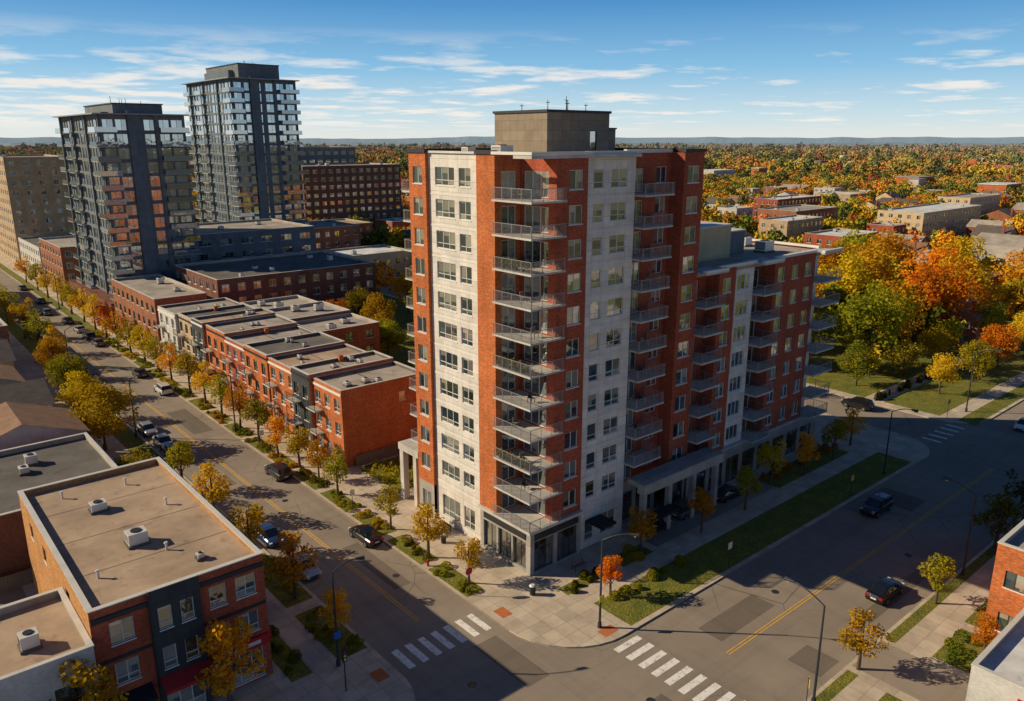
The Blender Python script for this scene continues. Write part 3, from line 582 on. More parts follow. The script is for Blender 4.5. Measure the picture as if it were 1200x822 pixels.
def house(x0,y0,x1,y1,h,rh,mat,roof,axis='x',name='house',single=False):
    b=B(name); n1=max(1,int((x1-x0)/3.2)); n2=max(1,int((y1-y0)/3.2)); fl=[0.3,3.1][:1 if h<4.5 else 2]
    cx=[(x0+(x1-x0)/n1*(i+.5)-.5,x0+(x1-x0)/n1*(i+.5)+.5) for i in range(n1)]; cy=[(y0+(y1-y0)/n2*(i+.5)-.5,y0+(y1-y0)/n2*(i+.5)+.5) for i in range(n2)]
    for f,c,a0,a1,cc in (('-x',x0,y0,y1,cy),('+x',x1,y0,y1,cy),('-y',y0,x0,x1,cx),('+y',y1,x0,x1,cx)): facade(b,'walls',mat,f,c,a0,a1,.1,h,grid(cc,fl,.9,1.3))
    e=.4
    if axis=='x':
        m=(y0+y1)/2
        b.face('roof',roof,[(x0-e,y0-e,h-.1),(x1+e,y0-e,h-.1),(x1+e,m,h+rh),(x0-e,m,h+rh)]); b.face('roof',roof,[(x0-e,y1+e,h-.1),(x1+e,y1+e,h-.1),(x1+e,m,h+rh),(x0-e,m,h+rh)])
        for x in (x0,x1): b.face('gable',mat,[(x,y0,h),(x,y1,h),(x,m,h+rh-.1)])
    else:
        m=(x0+x1)/2
        b.face('roof',roof,[(x0-e,y0-e,h-.1),(x0-e,y1+e,h-.1),(m,y1+e,h+rh),(m,y0-e,h+rh)]); b.face('roof',roof,[(x1+e,y0-e,h-.1),(x1+e,y1+e,h-.1),(m,y1+e,h+rh),(m,y0-e,h+rh)])
        for y in (y0,y1): b.face('gable',mat,[(x0,y,h),(x1,y,h),(m,y,h+rh-.1)])
    b.box('chimney','brick_red',x0+1.5,y0+1.5,h,x0+2.1,y0+2.1,h+rh+.6)
    return b.done(single)
house(6,102,19,112,6,2.4,'panel_white','shingle_brown','y'); house(-8,100,4,112,5.5,2.4,'render_beige','shingle_dark','x')
house(6,116,18,127,6,2.2,'brick_white','shingle_dark','x'); house(4,130,17,140,6,2.4,'panel_white','shingle_brown','y'); house(-10,118,3,129,6,2.2,'brick_beige','shingle_dark','x')
house(5,144,18,155,6,2.4,'brick_beige','shingle_dark','x'); house(-12,84,0,97,5,2,'brick_brown','shingle_dark','x')
simple_building('commercial_building',4,160,20,185,8,2,'brick_brown','roof_dark'); simple_building('commercial_building',4,190,20,215,9,3,'render_beige','roof_grey'); simple_building('brick_apartment_block',2,225,20,262,12,4,'brick_brown','roof_dark')
simple_building('commercial_building',0,275,20,330,9,3,'brick_beige','roof_grey')
simple_building('brick_commercial_building',67.5,2,84,18.2,8,2,'brick_orange','roof_grey',frame='frame_dark')
b=simple_building('garage_building',54.6,-8,66.5,15,4.6,1,'brick_white','roof_white',dn=False,clut=1); fbox(b,'shop_sign','sign_red','-x',54.6,6,12,3,4.2,-.15,-.01); fbox(b,'shop_sign','sign_red','+y',15,55.5,60,3.2,4.1,-.15,-.01); b.done()
def fence(x0,y0,x1,y1,h=1.6):
    b=B('wooden_fence'); n=int(math.hypot(x1-x0,y1-y0)/.25)
    for i in range(n):
        f=i/n; x=x0+(x1-x0)*f;y=y0+(y1-y0)*f; hh=h+random.uniform(-.03,.03)
        b.box('b','wood_grey',x,y,.1,x+(.22 if x1!=x0 else .03),y+(.22 if y1!=y0 else .03),hh)
    b.done(True)
fence(-20,78.8,18,78.8); fence(19.3,100,19.3,112); fence(45,82.9,56,82.9); fence(120.5,52.6,150,52.6,1.2)
# ---------------------------------------------------------------- trees
def tree_mesh(name,seed,h,cr,trunk_h,nclump,nleaf,ls,leafmat,limbs=7,flat_=.85):
    rn=np.random.default_rng(seed); V=[];F=[];MI=[]
    def cyl(a,b_,r0,r1,n=7):
        a=Vector(a);b_=Vector(b_); d=(b_-a).normalized(); u=d.orthogonal().normalized(); w=d.cross(u); k=len(V)
        for c,r in ((a,r0),(b_,r1)):
            for i in range(n): t=2*math.pi*i/n; V.append(tuple(c+u*(r*math.cos(t))+w*(r*math.sin(t))))
        for i in range(n): j=(i+1)%n; F.append((k+i,k+j,k+n+j,k+n+i)); MI.append(0)
    tr=h*.022+.03; cz=trunk_h+(h-trunk_h)*.5; ch=(h-trunk_h)*.5
    p=(0,0,-.1); q=(rn.normal(0,.05*h*.2),rn.normal(0,.05*h*.2),trunk_h); cyl(p,q,tr,tr*.75); top=(q[0]*1.5,q[1]*1.5,h*.8); cyl(q,top,tr*.75,tr*.2)
    C=[];Rr=[]
    for i in range(nclump):
        while True:
            v=rn.uniform(-1,1,3)
            if .25<np.linalg.norm(v)<1: break
        tap=1-.35*max(0,v[2])
        c=np.array([v[0]*cr*.78*tap,v[1]*cr*.78*tap,cz+v[2]*ch*.8]); C.append(c); Rr.append(cr*rn.uniform(.22,.42))
    for i in range(min(limbs,nclump)):
        s=(q[0]+(top[0]-q[0])*rn.uniform(0,.6),q[1],trunk_h+(h*.8-trunk_h)*rn.uniform(0,.5)); cyl(s,tuple(C[i]),tr*.4,tr*.08,5)
    C=np.array(C);Rr=np.array(Rr)
    idx=rn.choice(nclump,nleaf,p=Rr**2/np.sum(Rr**2))
    d=rn.normal(size=(nleaf,3)); d/=np.linalg.norm(d,axis=1)[:,None]
    rad=rn.uniform(0.45,1.08,nleaf)**.6
    pos=C[idx]+d*(Rr[idx]*rad)[:,None]*np.array([1,1,flat_])
    nrm=d+rn.normal(size=(nleaf,3))*.7+np.array([0,0,.3]); nrm/=np.linalg.norm(nrm,axis=1)[:,None]
    a=np.cross(nrm,rn.normal(size=(nleaf,3))); a/=np.linalg.norm(a,axis=1)[:,None]; bb=np.cross(nrm,a)
    s=(ls*rn.uniform(.6,1.3,nleaf))[:,None]
    q4=np.stack([pos-a*s,pos-bb*s*.6,pos+a*s,pos+bb*s*.6],1).reshape(-1,3)
    k=len(V); V=V+[tuple(x) for x in q4.tolist()]; F=F+[(k+4*i,k+4*i+1,k+4*i+2,k+4*i+3) for i in range(nleaf)]; MI=MI+[1]*nleaf
    me=bpy.data.meshes.new(name); me.from_pydata(V,[],F); me.materials.append(M['bark']); me.materials.append(M[leafmat]); me.polygons.foreach_set('material_index',MI); me.update(); return me
big={}; sm={}
for i,lm in enumerate(('leaf_green','leaf_yellow','leaf_orange','leaf_lime','leaf_dark')):
    big[lm]=[tree_mesh('big_tree',20+i+50*j,11,4.4,1.8,40,4600,.215,lm,10) for j in range(2 if lm=='leaf_yellow' else 1)]
for i,lm in enumerate(('leaf_green','leaf_yellow','leaf_orange','leaf_lime','leaf_rust','leaf_dark')):
    sm[lm]=[tree_mesh('small_tree',70+i+31*j,5,1.5,1.2,18,1500,.11,lm,7,1.1) for j in range(2)]
def tree(x,y,h,lm,kind='small',wid=1,name=None):
    me=random.choice((sm if kind=='small' else big)[lm]); s=h/(5 if kind=='small' else 11)
    o=bpy.data.objects.new(name or ('street_tree' if kind=='small' else ('maple_tree' if lm in('leaf_orange','leaf_yellow') else 'tree')),me); COL.objects.link(o)
    o.location=(x,y,.1); o.scale=(s*wid,s*wid,s); o.rotation_euler=(0,0,random.uniform(0,6.28)); return o
for y,h,lm in ((52.3,5.2,'leaf_yellow'),(58.6,6.2,'leaf_yellow'),(66,5.4,'leaf_lime'),(77.3,6,'leaf_lime'),(82.5,5.4,'leaf_yellow'),(87.5,6,'leaf_yellow'),(92.5,6,'leaf_orange'),(99,6.8,'leaf_lime'),(106,7.2,'leaf_yellow'),(113,7,'leaf_lime'),(120,7,'leaf_yellow'),(127,7.4,'leaf_lime'),(135,7,'leaf_yellow'),(143,7,'leaf_lime'),(150,7.8,'leaf_yellow'),(158,7,'leaf_lime'),(167,7.4,'leaf_yellow'),(176,8,'leaf_orange'),(185,8,'leaf_yellow'),(195,8,'leaf_yellow'),(206,8,'leaf_lime'),(218,8,'leaf_yellow'),(232,8,'leaf_yellow'),(246,8,'leaf_lime'),(262,8,'leaf_yellow')):
    tree(39.2+random.uniform(-.3,.4),y,h,lm,wid=random.uniform(.95,1.2))
for x,y,h,lm in ((26,52.8,4.8,'leaf_orange'),(26,60.5,6.8,'leaf_yellow'),(26,70.5,6.2,'leaf_yellow'),(26,80.4,7,'leaf_yellow'),(26,90,6.8,'leaf_lime'),(15.8,49.3,8.4,'leaf_orange'),(7,50,8.4,'leaf_yellow'),(26,158,8,'leaf_yellow'),(26,170,9,'leaf_lime'),(26,186,9,'leaf_yellow'),(26,205,9,'leaf_lime'),(26,225,9,'leaf_orange'),
                  (47.8,42.2,4.6,'leaf_orange'),(56,45.6,5.2,'leaf_yellow'),(64,44.2,5.2,'leaf_orange'),(72,44.2,5.6,'leaf_lime'),(80,46,6,'leaf_yellow'),(86,45,5.6,'leaf_orange'),(93,45,6,'leaf_lime'),(99.5,46,5.5,'leaf_yellow'),
                  (55,22.7,5.4,'leaf_yellow'),(69,22.6,5,'leaf_lime'),(83,22.6,6.5,'leaf_green'),(91,22.6,8,'leaf_dark'),(100,22.4,7.5,'leaf_green'),(64,17,4,'leaf_orange')):
    tree(x,y,h,lm,wid=random.uniform(1,1.2))
for x,y,h,lm,w in ((22.3,109.5,9.8,'leaf_yellow',1.25),(24,137,8,'leaf_lime',1.1),(23,124,8,'leaf_yellow',1),(21,90,7,'leaf_lime',.9),(24.5,150,8,'leaf_yellow',1),(10,93,6,'leaf_dark',1),
        (80,135,11,'leaf_yellow',1),(72,104,9,'leaf_green',1.1),(78,112,9,'leaf_yellow',1),(66,98,7,'leaf_lime',1),(88,122,11,'leaf_lime',1),(76,145,9,'leaf_orange',1),(96,140,12,'leaf_green',1),(84,150,10,'leaf_lime',1),(60,108,6,'leaf_orange',1),(100,155,11,'leaf_orange',1),(94,170,12,'leaf_yellow',1),(62,90,6,'leaf_green',1),(74,122,9,'leaf_lime',1),(80,100,10,'leaf_yellow',1),(90,108,11,'leaf_lime',1),
        (137,62,17,'leaf_lime',1),(129,70,14,'leaf_green',1.0),(150,64,15,'leaf_yellow',1.05),(166,62,18,'leaf_orange',1.1),(181,64,17,'leaf_yellow',1.1),(158,78,18,'leaf_yellow',1.1),(142,80,17,'leaf_yellow',1.1),(128,88,15,'leaf_yellow',1.1),(175,82,18,'leaf_yellow',1.1),(195,74,18,'leaf_orange',1.1),(148,55,8,'leaf_yellow',1),(126,58.5,8,'leaf_green',1.1),(205,60,16,'leaf_yellow',1.1),(192,56,12,'leaf_lime',1.1),(172,55,10,'leaf_lime',1),(124.5,80,12,'leaf_green',1.1),(135,104,16,'leaf_orange',1),(150,98,17,'leaf_yellow',1),(107,70,9,'leaf_green',1),(105,80,11,'leaf_yellow',1),(104,95,12,'leaf_lime',1),(98,104,12,'leaf_yellow',1),(168,98,17,'leaf_lime',1.1),(186,96,17,'leaf_orange',1.1),(205,92,18,'leaf_yellow',1.1),(220,78,17,'leaf_yellow',1.1),(215,104,17,'leaf_lime',1.1),(122,105,12,'leaf_lime',1),
        (132,47.5,7,'leaf_yellow',1.1),(143,46.5,8,'leaf_lime',1.1),(156,47,9,'leaf_orange',1.1),(168,46.5,9,'leaf_yellow',1.1),(182,47,10,'leaf_yellow',1.1),(198,47,11,'leaf_lime',1.1),(215,50,12,'leaf_yellow',1.1),(232,60,14,'leaf_yellow',1.1),(138,56,7,'leaf_lime',1.2),
        (126,14,9,'leaf_green',1.2),(110,12,10,'leaf_dark',1.2),(98,14,10,'leaf_green',1.2),(90,8,9,'leaf_yellow',1.2)):
    tree(x,y,h,lm,'big',w*random.uniform(.92,1.08))
blocked=[(26,-80,40,600),(-130,20,420,47),(107,20,121,600),(-5,50,21,160),(42,40,98,190),(0,155,22,335),(43,185,66,350),(64,195,100,226),(94,222,130,282),(98,194,130,214),(144,298,194,362),(126,138,150,162),(116,253,152,277),(92,84,110,110),(121,42,160,53)]
def blockedp(x,y,m=2.5):
    return any(a-m<x<c+m and b_-m<y<d+m for a,b_,c,d in blocked)
def place_house(x0,y0,x1,y1,h,kind):
    blocked.append((x0,y0,x1,y1)); mt=random.choice(['brick_orange','brick_beige','render_beige','brick_white','brick_brown','brick_red','brick_brown'])
    if kind: house(x0,y0,x1,y1,min(h,6.5),random.uniform(2.4,3.4),mt,random.choice(['shingle_dark','shingle_brown','roof_grey','roof_grey']),random.choice('xy'),single=True)
    else: simple_building('suburban_building',x0,y0,x1,y1,h,max(2,int(h/3)),mt,random.choice(['roof_white','roof_grey','roof_white','roof_gravel']),clut=2,single=True)
for r in ((320,130,378,148,12),(300,172,334,190,11),(160,118,182,130,9),(340,205,380,218,12),(250,215,280,228,10),(200,190,225,203,9),(420,150,460,165,12),(300,250,335,264,11),(240,120,262,134,10),(270,158,296,170,10)): place_house(*r,0)
n=0
while n<105:
    ang=R(random.uniform(2,78)); d=random.uniform(160,600); x=math.sin(ang)*d; y=math.cos(ang)*d
    w=random.uniform(9,14); l=random.uniform(9,16)
    if random.random()<.15: w*=1.7;l*=1.5
    if any(a-6<x+w and c+6>x and b_-6<y+l and d2+6>y for a,b_,c,d2 in blocked) or x<60 : 
        if random.random()<.02: n+=1
        continue
    place_house(x,y,x+w,y+l,random.uniform(6,10),random.random()<.6); n+=1
wl=bpy.data.objects.new('autumn_woodland',None); COL.objects.link(wl)
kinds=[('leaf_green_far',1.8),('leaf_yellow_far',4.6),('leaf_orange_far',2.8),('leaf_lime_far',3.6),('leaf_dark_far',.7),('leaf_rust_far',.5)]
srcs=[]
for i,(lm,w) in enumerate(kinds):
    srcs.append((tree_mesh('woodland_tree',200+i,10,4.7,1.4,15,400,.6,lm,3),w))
pts=[[] for _ in kinds]; W=np.array([k[1] for k in kinds]); W=W/W.sum()
cnt=0
def addp(x,y,z,s):
    pts[rng.choice(len(kinds),p=W)].append((x,y,z,s))
for _ in range(30000):
    ang=R(random.uniform(-2,84)); d=math.sqrt(random.uniform(110**2,900**2)); x=math.sin(ang)*d; y=math.cos(ang)*d
    if cnt>5200: break
    if blockedp(x,y,3.6): continue
    dens=mnoise.noise(Vector((x*.012,y*.012,0)))
    if dens<-.3 and random.random()<.55: continue
    addp(x,y,0,random.uniform(.7,1.3)); cnt+=1
for _ in range(4200):
    ang=R(random.uniform(-4,86)); d=850*(3.6)**random.random()**.9; x=math.sin(ang)*d; y=math.cos(ang)*d
    addp(x,y,-4*(d/1500),random.uniform(1.4,1.9)*(1+d/2600))
for k,(me,w) in enumerate(srcs):
    V=[];F=[]
    for x,y,z,s in pts[k]:
        a=random.uniform(0,6.28); n=len(V)
        for j in range(4):
            t=a+math.pi/4+j*math.pi/2; V.append((x+s*.7071*math.cos(t),y+s*.7071*math.sin(t),z))
        F.append((n,n+1,n+2,n+3))
    m=bpy.data.meshes.new('woodland_points'); m.from_pydata(V,[],F); o=bpy.data.objects.new('woodland_points',m); COL.objects.link(o); o.parent=wl
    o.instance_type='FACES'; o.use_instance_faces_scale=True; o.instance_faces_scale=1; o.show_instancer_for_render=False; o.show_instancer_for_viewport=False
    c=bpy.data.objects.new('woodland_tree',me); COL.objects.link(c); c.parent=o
NA,NR=300,120; V=[];F=[]
for j in range(NR+1):
    r=900*(6.6)**(j/NR)
    for i in range(NA+1):
        a=R(-15+110*i/NA); x=math.sin(a)*r; y=math.cos(a)*r
        z=4+5*mnoise.noise(Vector((x*.05,y*.05,1)))+9*mnoise.noise(Vector((x*.003,y*.003,5))) if j else -1
        V.append((x,y,max(z,-1)+ (r/5900)**2*8))
for j in range(NR):
    for i in range(NA): k=j*(NA+1)+i; F.append((k,k+1,k+NA+2,k+NA+1))
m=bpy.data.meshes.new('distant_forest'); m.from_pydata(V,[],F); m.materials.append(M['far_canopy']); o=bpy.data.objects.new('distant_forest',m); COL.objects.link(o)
b=B('distant_buildings')
for _ in range(130):
    a=R(random.uniform(3,78)); r=random.uniform(560,2200); x=math.sin(a)*r;y=math.cos(a)*r; s=random.uniform(12,34); h=random.uniform(11,16)
    if blockedp(x,y,15): continue
    b.box('b',random.choice(['render_beige','concrete_slab','brick_brown','brick_orange','trim_white']),x,y,0,x+s,y+s*.6,h)
    b.box('b',random.choice(['roof_white','roof_grey','roof_grey']),x-.3,y-.3,h,x+s+.3,y+s*.6+.3,h+.5)
b.done(True)
V=[];F=[];n=240
for i in range(n+1):
    a=R(-20+120*i/n); r=6200; x=math.sin(a)*r;y=math.cos(a)*r
    h=50+22*mnoise.noise(Vector((i*.045,0,3)))+7*mnoise.noise(Vector((i*.3,0,3)))
    V+=[(x*.93,y*.93,0),(x,y,h),(x*1.08,y*1.08,-5)]
for i in range(n):
    k=3*i; F+=[(k,k+3,k+4,k+1),(k+1,k+4,k+5,k+2)]
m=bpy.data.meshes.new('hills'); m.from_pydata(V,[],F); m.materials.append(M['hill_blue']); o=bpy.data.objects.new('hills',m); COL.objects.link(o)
def shrubs(name,x0,y0,x1,y1,h,n,lm,ls=.1):
    rn=np.random.default_rng(int(x0*7+y0*13)); V=[];F=[]
    k=max(3,int((x1-x0)*(y1-y0)*.8)); C=np.stack([rn.uniform(x0,x1,k),rn.uniform(y0,y1,k)],1); S=rn.uniform(.2,.6,k)
    i=rn.integers(0,k,n); d=rn.normal(size=(n,3)); d/=np.linalg.norm(d,axis=1)[:,None]
    p=np.stack([C[i,0],C[i,1],np.full(n,.12)],1)+d*np.stack([S[i],S[i],h*(.5+S[i])],1); p[:,2]=np.abs(p[:,2]-.12)+.14
    a=rn.normal(size=(n,3)); a/=np.linalg.norm(a,axis=1)[:,None]; bb=np.cross(a,rn.normal(size=(n,3))); bb/=np.linalg.norm(bb,axis=1)[:,None]; s=(ls*rn.uniform(.6,1.4,n))[:,None]
    q=np.stack([p-a*s,p-bb*s*.6,p+a*s,p+bb*s*.6],1).reshape(-1,3)
    me=bpy.data.meshes.new(name); me.from_pydata(q.tolist(),[],[(4*j,4*j+1,4*j+2,4*j+3) for j in range(n)]); me.materials.append(M[lm]); o=bpy.data.objects.new(name,me); COL.objects.link(o)
for i,r in enumerate(lr[:18]): shrubs('shrub_bed',r[0]+.2,r[1],r[2]-.1,r[3],.5,1700,('leaf_lime','leaf_green','leaf_yellow')[i%3],.09)
shrubs('shrub_bed',45,44.8,50.5,46.2,.7,2200,'leaf_green'); shrubs('shrub_bed',52.5,44.8,57,46.8,.7,2200,'leaf_lime'); shrubs('shrub_bed',80,46.6,97,48,.8,4000,'leaf_rust'); shrubs('hedge',45.9,41.3,58,42.4,.6,3000,'leaf_lime')
shrubs('shrub_bed',24.8,50,27.1,58,.4,1500,'leaf_green'); shrubs('shrub_bed',20.6,50,22.3,60,.6,1500,'leaf_green'); shrubs('shrub_bed',24.8,60,27.1,70,.4,1500,'leaf_yellow'); shrubs('shrub_bed',45,73,56,82,1.0,5000,'leaf_lime',.13)
shrubs('shrub_bed',61,14.5,66.5,19.4,.7,3000,'leaf_green'); shrubs('hedge',121,52,150,53,1.2,5000,'leaf_dark',.14)
# ---------------------------------------------------------------- street furniture
def lamp(x,y,dx,dy,h=9,arm=2.2,sign=None):
    b=B('street_lamp',(x,y,.13))
    b.cyl('base','pole_metal',(0,0,0),(0,0,.5),.19,.17,10); b.cyl('pole','pole_metal',(0,0,.5),(0,0,h-.8),.11,.07,8)
    pr=(0,0,h-.8)
    for i in range(1,7):
        t=i/6; q=(dx*arm*t,dy*arm*t,h-.8+.8*math.sin(t*math.pi/2)); b.cyl('arm','pole_metal',pr,q,.055,.05,6,False); pr=q
    ex,ey=dx*arm,dy*arm; 
    a=(ex,ey,h); c=(ex+dx*.75,ey+dy*.75,h-.02)
    b.cyl('lamp_head','pole_metal',a,c,.1,.17,8); b.cyl('lens','lamp_glass',(ex+dx*.45,ey+dy*.45,h-.12),(ex+dx*.45,ey+dy*.45,h-.2),.14,.1,10)
    if sign:
        b.box('sign',sign,-.3,-.16,2.5,.3,-.13,3.1); b.box('sign_bracket','pole_metal',-.05,-.13,2.7,.05,-.1,2.9)
    b.done()
lamp(43.6,39.6,.6,-.8,9,2.2,'sign_yellow'); lamp(24.3,49.5,.85,-.3,9,2,'sign_blue'); lamp(76,22.9,0,1); lamp(48.6,22.9,0,1,9,2.4); lamp(93.5,38.6,0,-1); lamp(126,41.2,.3,-1,10,2.5)
lamp(26.9,112,1,0); lamp(38.2,164,-1,0); lamp(38.2,105,-1,0); lamp(26.9,150,1,0); lamp(38.2,215,-1,0); lamp(140,22.9,0,1)
def signpost(x,y,mat,name='traffic_sign',shape='box',r=0):
    b=B(name,(x,y,.13),r); b.cyl('post','pole_metal',(0,0,0),(0,0,2.9),.035,.035,6)
    if shape=='box': b.box('sign_panel',mat,-.3,-.06,2.1,.3,-.035,2.8); b.box('sign_edge','trim_white',-.22,-.066,2.2,.22,-.061,2.35)
    else: b.cyl('sign_panel',mat,(0,-.035,2.5),(0,-.06,2.5),.38,.38,8); b.cyl('sign_rim','trim_white',(0,-.034,2.5),(0,-.03,2.5),.42,.42,8)
    b.done()
signpost(47.5,22.9,'sign_yellow',r=.6); signpost(38.1,50.6,'sign_red','stop_sign','oct'); signpost(121,42,'sign_red','stop_sign','oct'); signpost(38.3,72,'trim_white'); signpost(38.3,96,'trim_white'); signpost(60,38.1,'trim_white'); signpost(84,38.1,'sign_yellow')
def pedestal(x,y):
    b=B('traffic_signal',(x,y,.13)); b.cyl('post','pole_metal',(0,0,0),(0,0,3.6),.06,.05,8); b.box('signal_head','trim_dark',-.16,-.18,2.6,.16,.1,3.6)
    for i,m in enumerate(('sign_red','sign_yellow','lamp_glass')): b.cyl('lens',m,(0,-.18,3.4-.3*i),(0,-.21,3.4-.3*i),.1,.1,10)
    b.done()
pedestal(23.3,46.5)
def bin_(x,y):
    b=B('litter_bin',(x,y,.13)); b.cyl('body','trim_dark',(0,0,.05),(0,0,.9),.26,.3,12); b.cyl('lid','hvac_metal',(0,0,.9),(0,0,1.02),.33,.2,12); b.done()
bin_(42.6,47); bin_(42,60)
def bench(x,y,r):
    b=B('park_bench',(x,y,.13),r)
    for i in range(3): b.box('seat','wood_grey',-.8,-.25+i*.16,.43,.8,-.12+i*.16,.47)
    for i in range(2): b.box('backrest','wood_grey',-.8,.26,.55+i*.17,.8,.3,.68+i*.17)
    for s in (-.7,.65): b.box('leg','trim_dark',s,-.24,0,s+.05,-.2,.43); b.box('leg','trim_dark',s,.25,0,s+.05,.3,.9)
    b.done()
bench(43.6,62,-math.pi/2); bench(49,47.4,0)
def hydrant(x,y):
    b=B('fire_hydrant',(x,y,.13)); b.cyl('body','sign_red',(0,0,0),(0,0,.6),.12,.11,10); b.cyl('bonnet','sign_red',(0,0,.6),(0,0,.75),.13,.04,10); b.cyl('outlet','sign_red',(-.2,0,.42),(.2,0,.42),.05,.05,8); b.done()
hydrant(38.2,57.3)
# ---------------------------------------------------------------- cars
def car(x,y,rot,pm,kind='sedan'):
    b=B('parked_car' ,(x,y,0.004),R(rot))
    if kind=='sedan':
        S=[(-2.28,.66,.38,.72),(-2.15,.82,.26,.93),(-1.4,.9,.22,.99),(-.2,.92,.2,.97),(.9,.91,.2,.95),(1.7,.87,.22,.84),(2.15,.78,.26,.7),(2.28,.62,.36,.58)]
        G=[(-1.85,.74,.62,.97,.99),(-1.05,.80,.62,.98,1.38),(-.2,.82,.64,.97,1.45),(.45,.81,.62,.96,1.40),(1.3,.74,.62,.92,.94)]; top=1.45
    else:
        S=[(-2.3,.74,.4,.95),(-2.2,.88,.3,1.08),(-1.3,.94,.26,1.1),(0,.95,.24,1.08),(1.1,.94,.24,1.06),(1.85,.9,.28,.98),(2.25,.82,.32,.85),(2.36,.68,.42,.68)]
        G=[(-2.2,.80,.68,1.07,1.1),(-1.85,.84,.68,1.09,1.62),(-.4,.85,.7,1.09,1.72),(.5,.84,.68,1.07,1.66),(1.3,.78,.66,1.04,1.07)]
    def loft(secs,part,mats):
        for i in range(len(secs)-1):
            A,C=secs[i],secs[i+1]
            for j in range(len(A)-1): b.face(part(i,j),mats(i,j),[A[j],A[j+1],C[j+1],C[j]])
    def sec(s): 
        x,w,zb,zt=s; h=[(w*.85,zb),(w*.98,zb+.1),(w,(zb+zt)/2),(w*.97,zt-.12),(w*.86,zt-.02),(w*.4,zt+.015)]
        return [(x,a,z) for a,z in h]+[(x,-a,z) for a,z in h[::-1]]
    secs=[sec(s) for s in S]; loft(secs,lambda i,j:'body',lambda i,j:pm)
    for e in (secs[0],secs[-1]): b.face('body',pm,e)
    b.face('underbody','car_plastic',[(-2.1,-.75,.22),(2.1,-.75,.22),(2.1,.75,.22),(-2.1,.75,.22)])
    def gs(s):
        x,wb,wt,zb,zt=s; h=[(wb,zb-.03),(wt+.05,zt-.07),(wt*.85,zt)]
        return [(x,a,z) for a,z in h]+[(x,-a,z) for a,z in h[::-1]]
    gg=[gs(s) for s in G]; n=len(G)
    pt=lambda i,j: 'roof_panel' if (0<i<n-2 and j in(1,2,3)) else 'windows'
    loft(gg,pt,lambda i,j: pm if pt(i,j)=='roof_panel' else 'car_glass')
    for s in (1,-1):
        for k in range(1,n-1):
            g_=G[k]; b.cyl('pillars',pm,(g_[0],s*(g_[1]+.004),g_[3]-.02),(g_[0],s*(g_[2]+.055),g_[4]-.06),.035,.035,4)
        for wx in (-1.4,1.42):
            wy=s*.86 if kind=='sedan' else s*.89
            b.cyl('wheel_arch','car_plastic',(wx,wy-s*.15,.36),(wx,wy+s*.045,.36),.39,.39,18); b.cyl('wheels','tyre',(wx,wy-s*.15,.335),(wx,wy+s*.06,.335),.33,.33,18); b.cyl('rims','rim',(wx,wy,.335),(wx,wy+s*.068,.335),.2,.2,10)
        b.box('mirror',pm,.72,s*.9-.0 if s>0 else -1.08,.98,.9,1.08 if s>0 else -.9,1.1)
        zl=.68 if kind=='sedan' else .86
        b.box('headlights','light_clear',2.08,min(s*.5,s*.76),zl-.06,2.24,max(s*.5,s*.76),zl+.04); b.box('taillights','light_red',-2.29,min(s*.45,s*.78),zl+.06,-2.14,max(s*.45,s*.78),zl+.2)
    b.box('grille','car_plastic',2.2,-.42,.42,2.33 if kind=='sedan' else 2.38,.42,.56); b.box('number_plate','trim_white',-2.34,-.25,.6,-2.29,.25,.72)
    b.done(smooth=('body','roof_panel'))
newm,nt,out=newmat('car_glass'); p=finish(nt,out,rgba((.01,.012,.014)),.05,spec=.8)
for a in ((36.4,66,90,'paint_black'),(36.4,87,90,'paint_black','suv'),(36.3,130.5,90,'paint_white','suv'),(28.9,106.6,-90,'paint_white'),(28.7,101,-90,'paint_grey','suv'),(28.7,113,-90,'paint_silver'),(28.7,64.4,-90,'paint_silver'),(28.7,72.5,-90,'paint_blue'),(36.3,143,90,'paint_black'),(36.3,171,90,'paint_grey'),(36.3,178,90,'paint_black','suv'),(36.3,186,90,'paint_silver'),(36.3,197,90,'paint_black'),(28.7,150,-90,'paint_grey'),(28.7,160,-90,'paint_black'),(28.7,185,-90,'paint_white'),(34.6,210,90,'paint_grey'),(36.3,226,90,'paint_black'),(30.4,240,-90,'paint_black','suv'),(36.3,250,90,'paint_grey'),
    (83,34.6,180,'paint_black','suv'),(67,26.2,0,'paint_black'),(115.5,53,90,'paint_black','suv'),(60.5,47.9,0,'paint_black'),(66.5,47.9,0,'paint_grey','suv'),(73.5,47.4,0,'paint_black'),(72.5,15.5,90,'paint_silver','suv'),
    (4,64,0,'paint_silver'),(4,68,0,'paint_red'),(4,72,0,'paint_grey','suv'),(-3,66,0,'paint_white'),(-3,70,0,'paint_black'),(125,33,180,'paint_white'),(160,27,0,'paint_grey'),(111,75,-90,'paint_silver')): car(*a)
# ---------------------------------------------------------------- light, sky, camera
EL=28; AZ=(-.72,.694)
sun=bpy.data.lights.new('sun','SUN'); sun.energy=5.0; sun.angle=R(.5); sun.color=(1,.85,.60); so=bpy.data.objects.new('sun',sun); COL.objects.link(so)
d=Vector((-AZ[0]*math.cos(R(EL)),-AZ[1]*math.cos(R(EL)),-math.sin(R(EL)))); so.rotation_euler=d.to_track_quat('-Z','Y').to_euler(); so.location=(-100,150,120)
w=bpy.data.worlds.new('World'); sc.world=w; w.use_nodes=True; nt=w.node_tree
for n in list(nt.nodes): nt.nodes.remove(n)
out=nt.nodes.new('ShaderNodeOutputWorld'); bg=nt.nodes.new('ShaderNodeBackground'); bg.inputs[1].default_value=.10
sky=nt.nodes.new('ShaderNodeTexSky'); sky.sky_type='NISHITA'; sky.sun_disc=False; sky.sun_elevation=R(EL); sky.sun_rotation=math.atan2(AZ[0],AZ[1])%(2*math.pi)
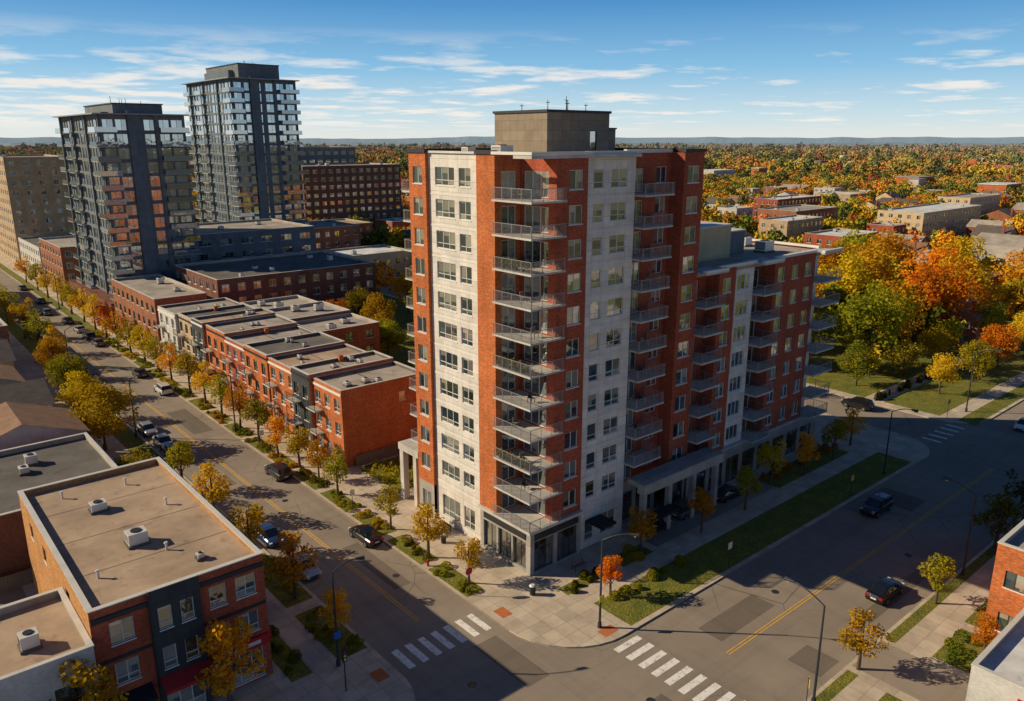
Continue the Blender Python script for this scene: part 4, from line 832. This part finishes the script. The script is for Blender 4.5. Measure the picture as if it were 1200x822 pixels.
sky.air_density=1; sky.dust_density=.3; sky.ozone_density=3; sky.altitude=100
tc=nt.nodes.new('ShaderNodeTexCoord'); sp=nt.nodes.new('ShaderNodeSeparateXYZ'); L(nt,tc.outputs['Generated'],sp.inputs[0])
zz=math_(nt,'MAXIMUM',sp.outputs[2],.0); dv=math_(nt,'ADD',zz,.05)
cr=nt.nodes.new('ShaderNodeValToRGB'); L(nt,zz,cr.inputs[0]); el=cr.color_ramp.elements
el[0].position=0; el[0].color=(.82,.84,.80,1); el[1].position=1; el[1].color=(.010,.035,.11,1)
for p_,c_ in ((.025,(.60,.77,.85,1)),(.08,(.24,.53,.80,1)),(.15,(.07,.29,.62,1)),(.24,(.025,.11,.30,1)),(.4,(.012,.05,.15,1))): e=el.new(p_); e.color=c_
grad=mixc(nt,1.0,cr.outputs[0],(10,10,10,1),'MULTIPLY')
base=mixc(nt,.88,sky.outputs[0],grad)
cb=nt.nodes.new('ShaderNodeCombineXYZ'); L(nt,math_(nt,'DIVIDE',sp.outputs[0],dv),cb.inputs[0]); L(nt,math_(nt,'DIVIDE',sp.outputs[1],dv),cb.inputs[1])
nz=N(nt,'ShaderNodeTexNoise',Scale=.95,Detail=7,Roughness=.6); L(nt,cb.outputs[0],nz.inputs['Vector']); 
lft=ramp(nt,math_(nt,'SUBTRACT',sp.outputs[1],sp.outputs[0]),-.3,1.0)
cl=ramp(nt,math_(nt,'ADD',nz.outputs['Fac'],math_(nt,'MULTIPLY',lft,.12)),.545,.66)
band=math_(nt,'MULTIPLY',ramp(nt,zz,.004,.02),math_(nt,'SUBTRACT',1.0,ramp(nt,zz,.065,.125)))
cl=math_(nt,'MULTIPLY',math_(nt,'MULTIPLY',cl,band),.85)
col=mixc(nt,cl,base,(9.2,8.7,8.1,1))
L(nt,col,bg.inputs[0]); L(nt,bg.outputs[0],out.inputs[0])
cam=bpy.data.cameras.new('camera'); cam.sensor_width=36; cam.lens=27.66; cam.clip_end=12000; cam.clip_start=.5
co=bpy.data.objects.new('camera',cam); COL.objects.link(co); co.location=(0,0,40.2); co.rotation_euler=(R(90-15.06),0,R(-40.5)); sc.camera=co
sc.view_settings.view_transform='Standard'; sc.view_settings.look='None'; sc.view_settings.exposure=0; sc.view_settings.gamma=1
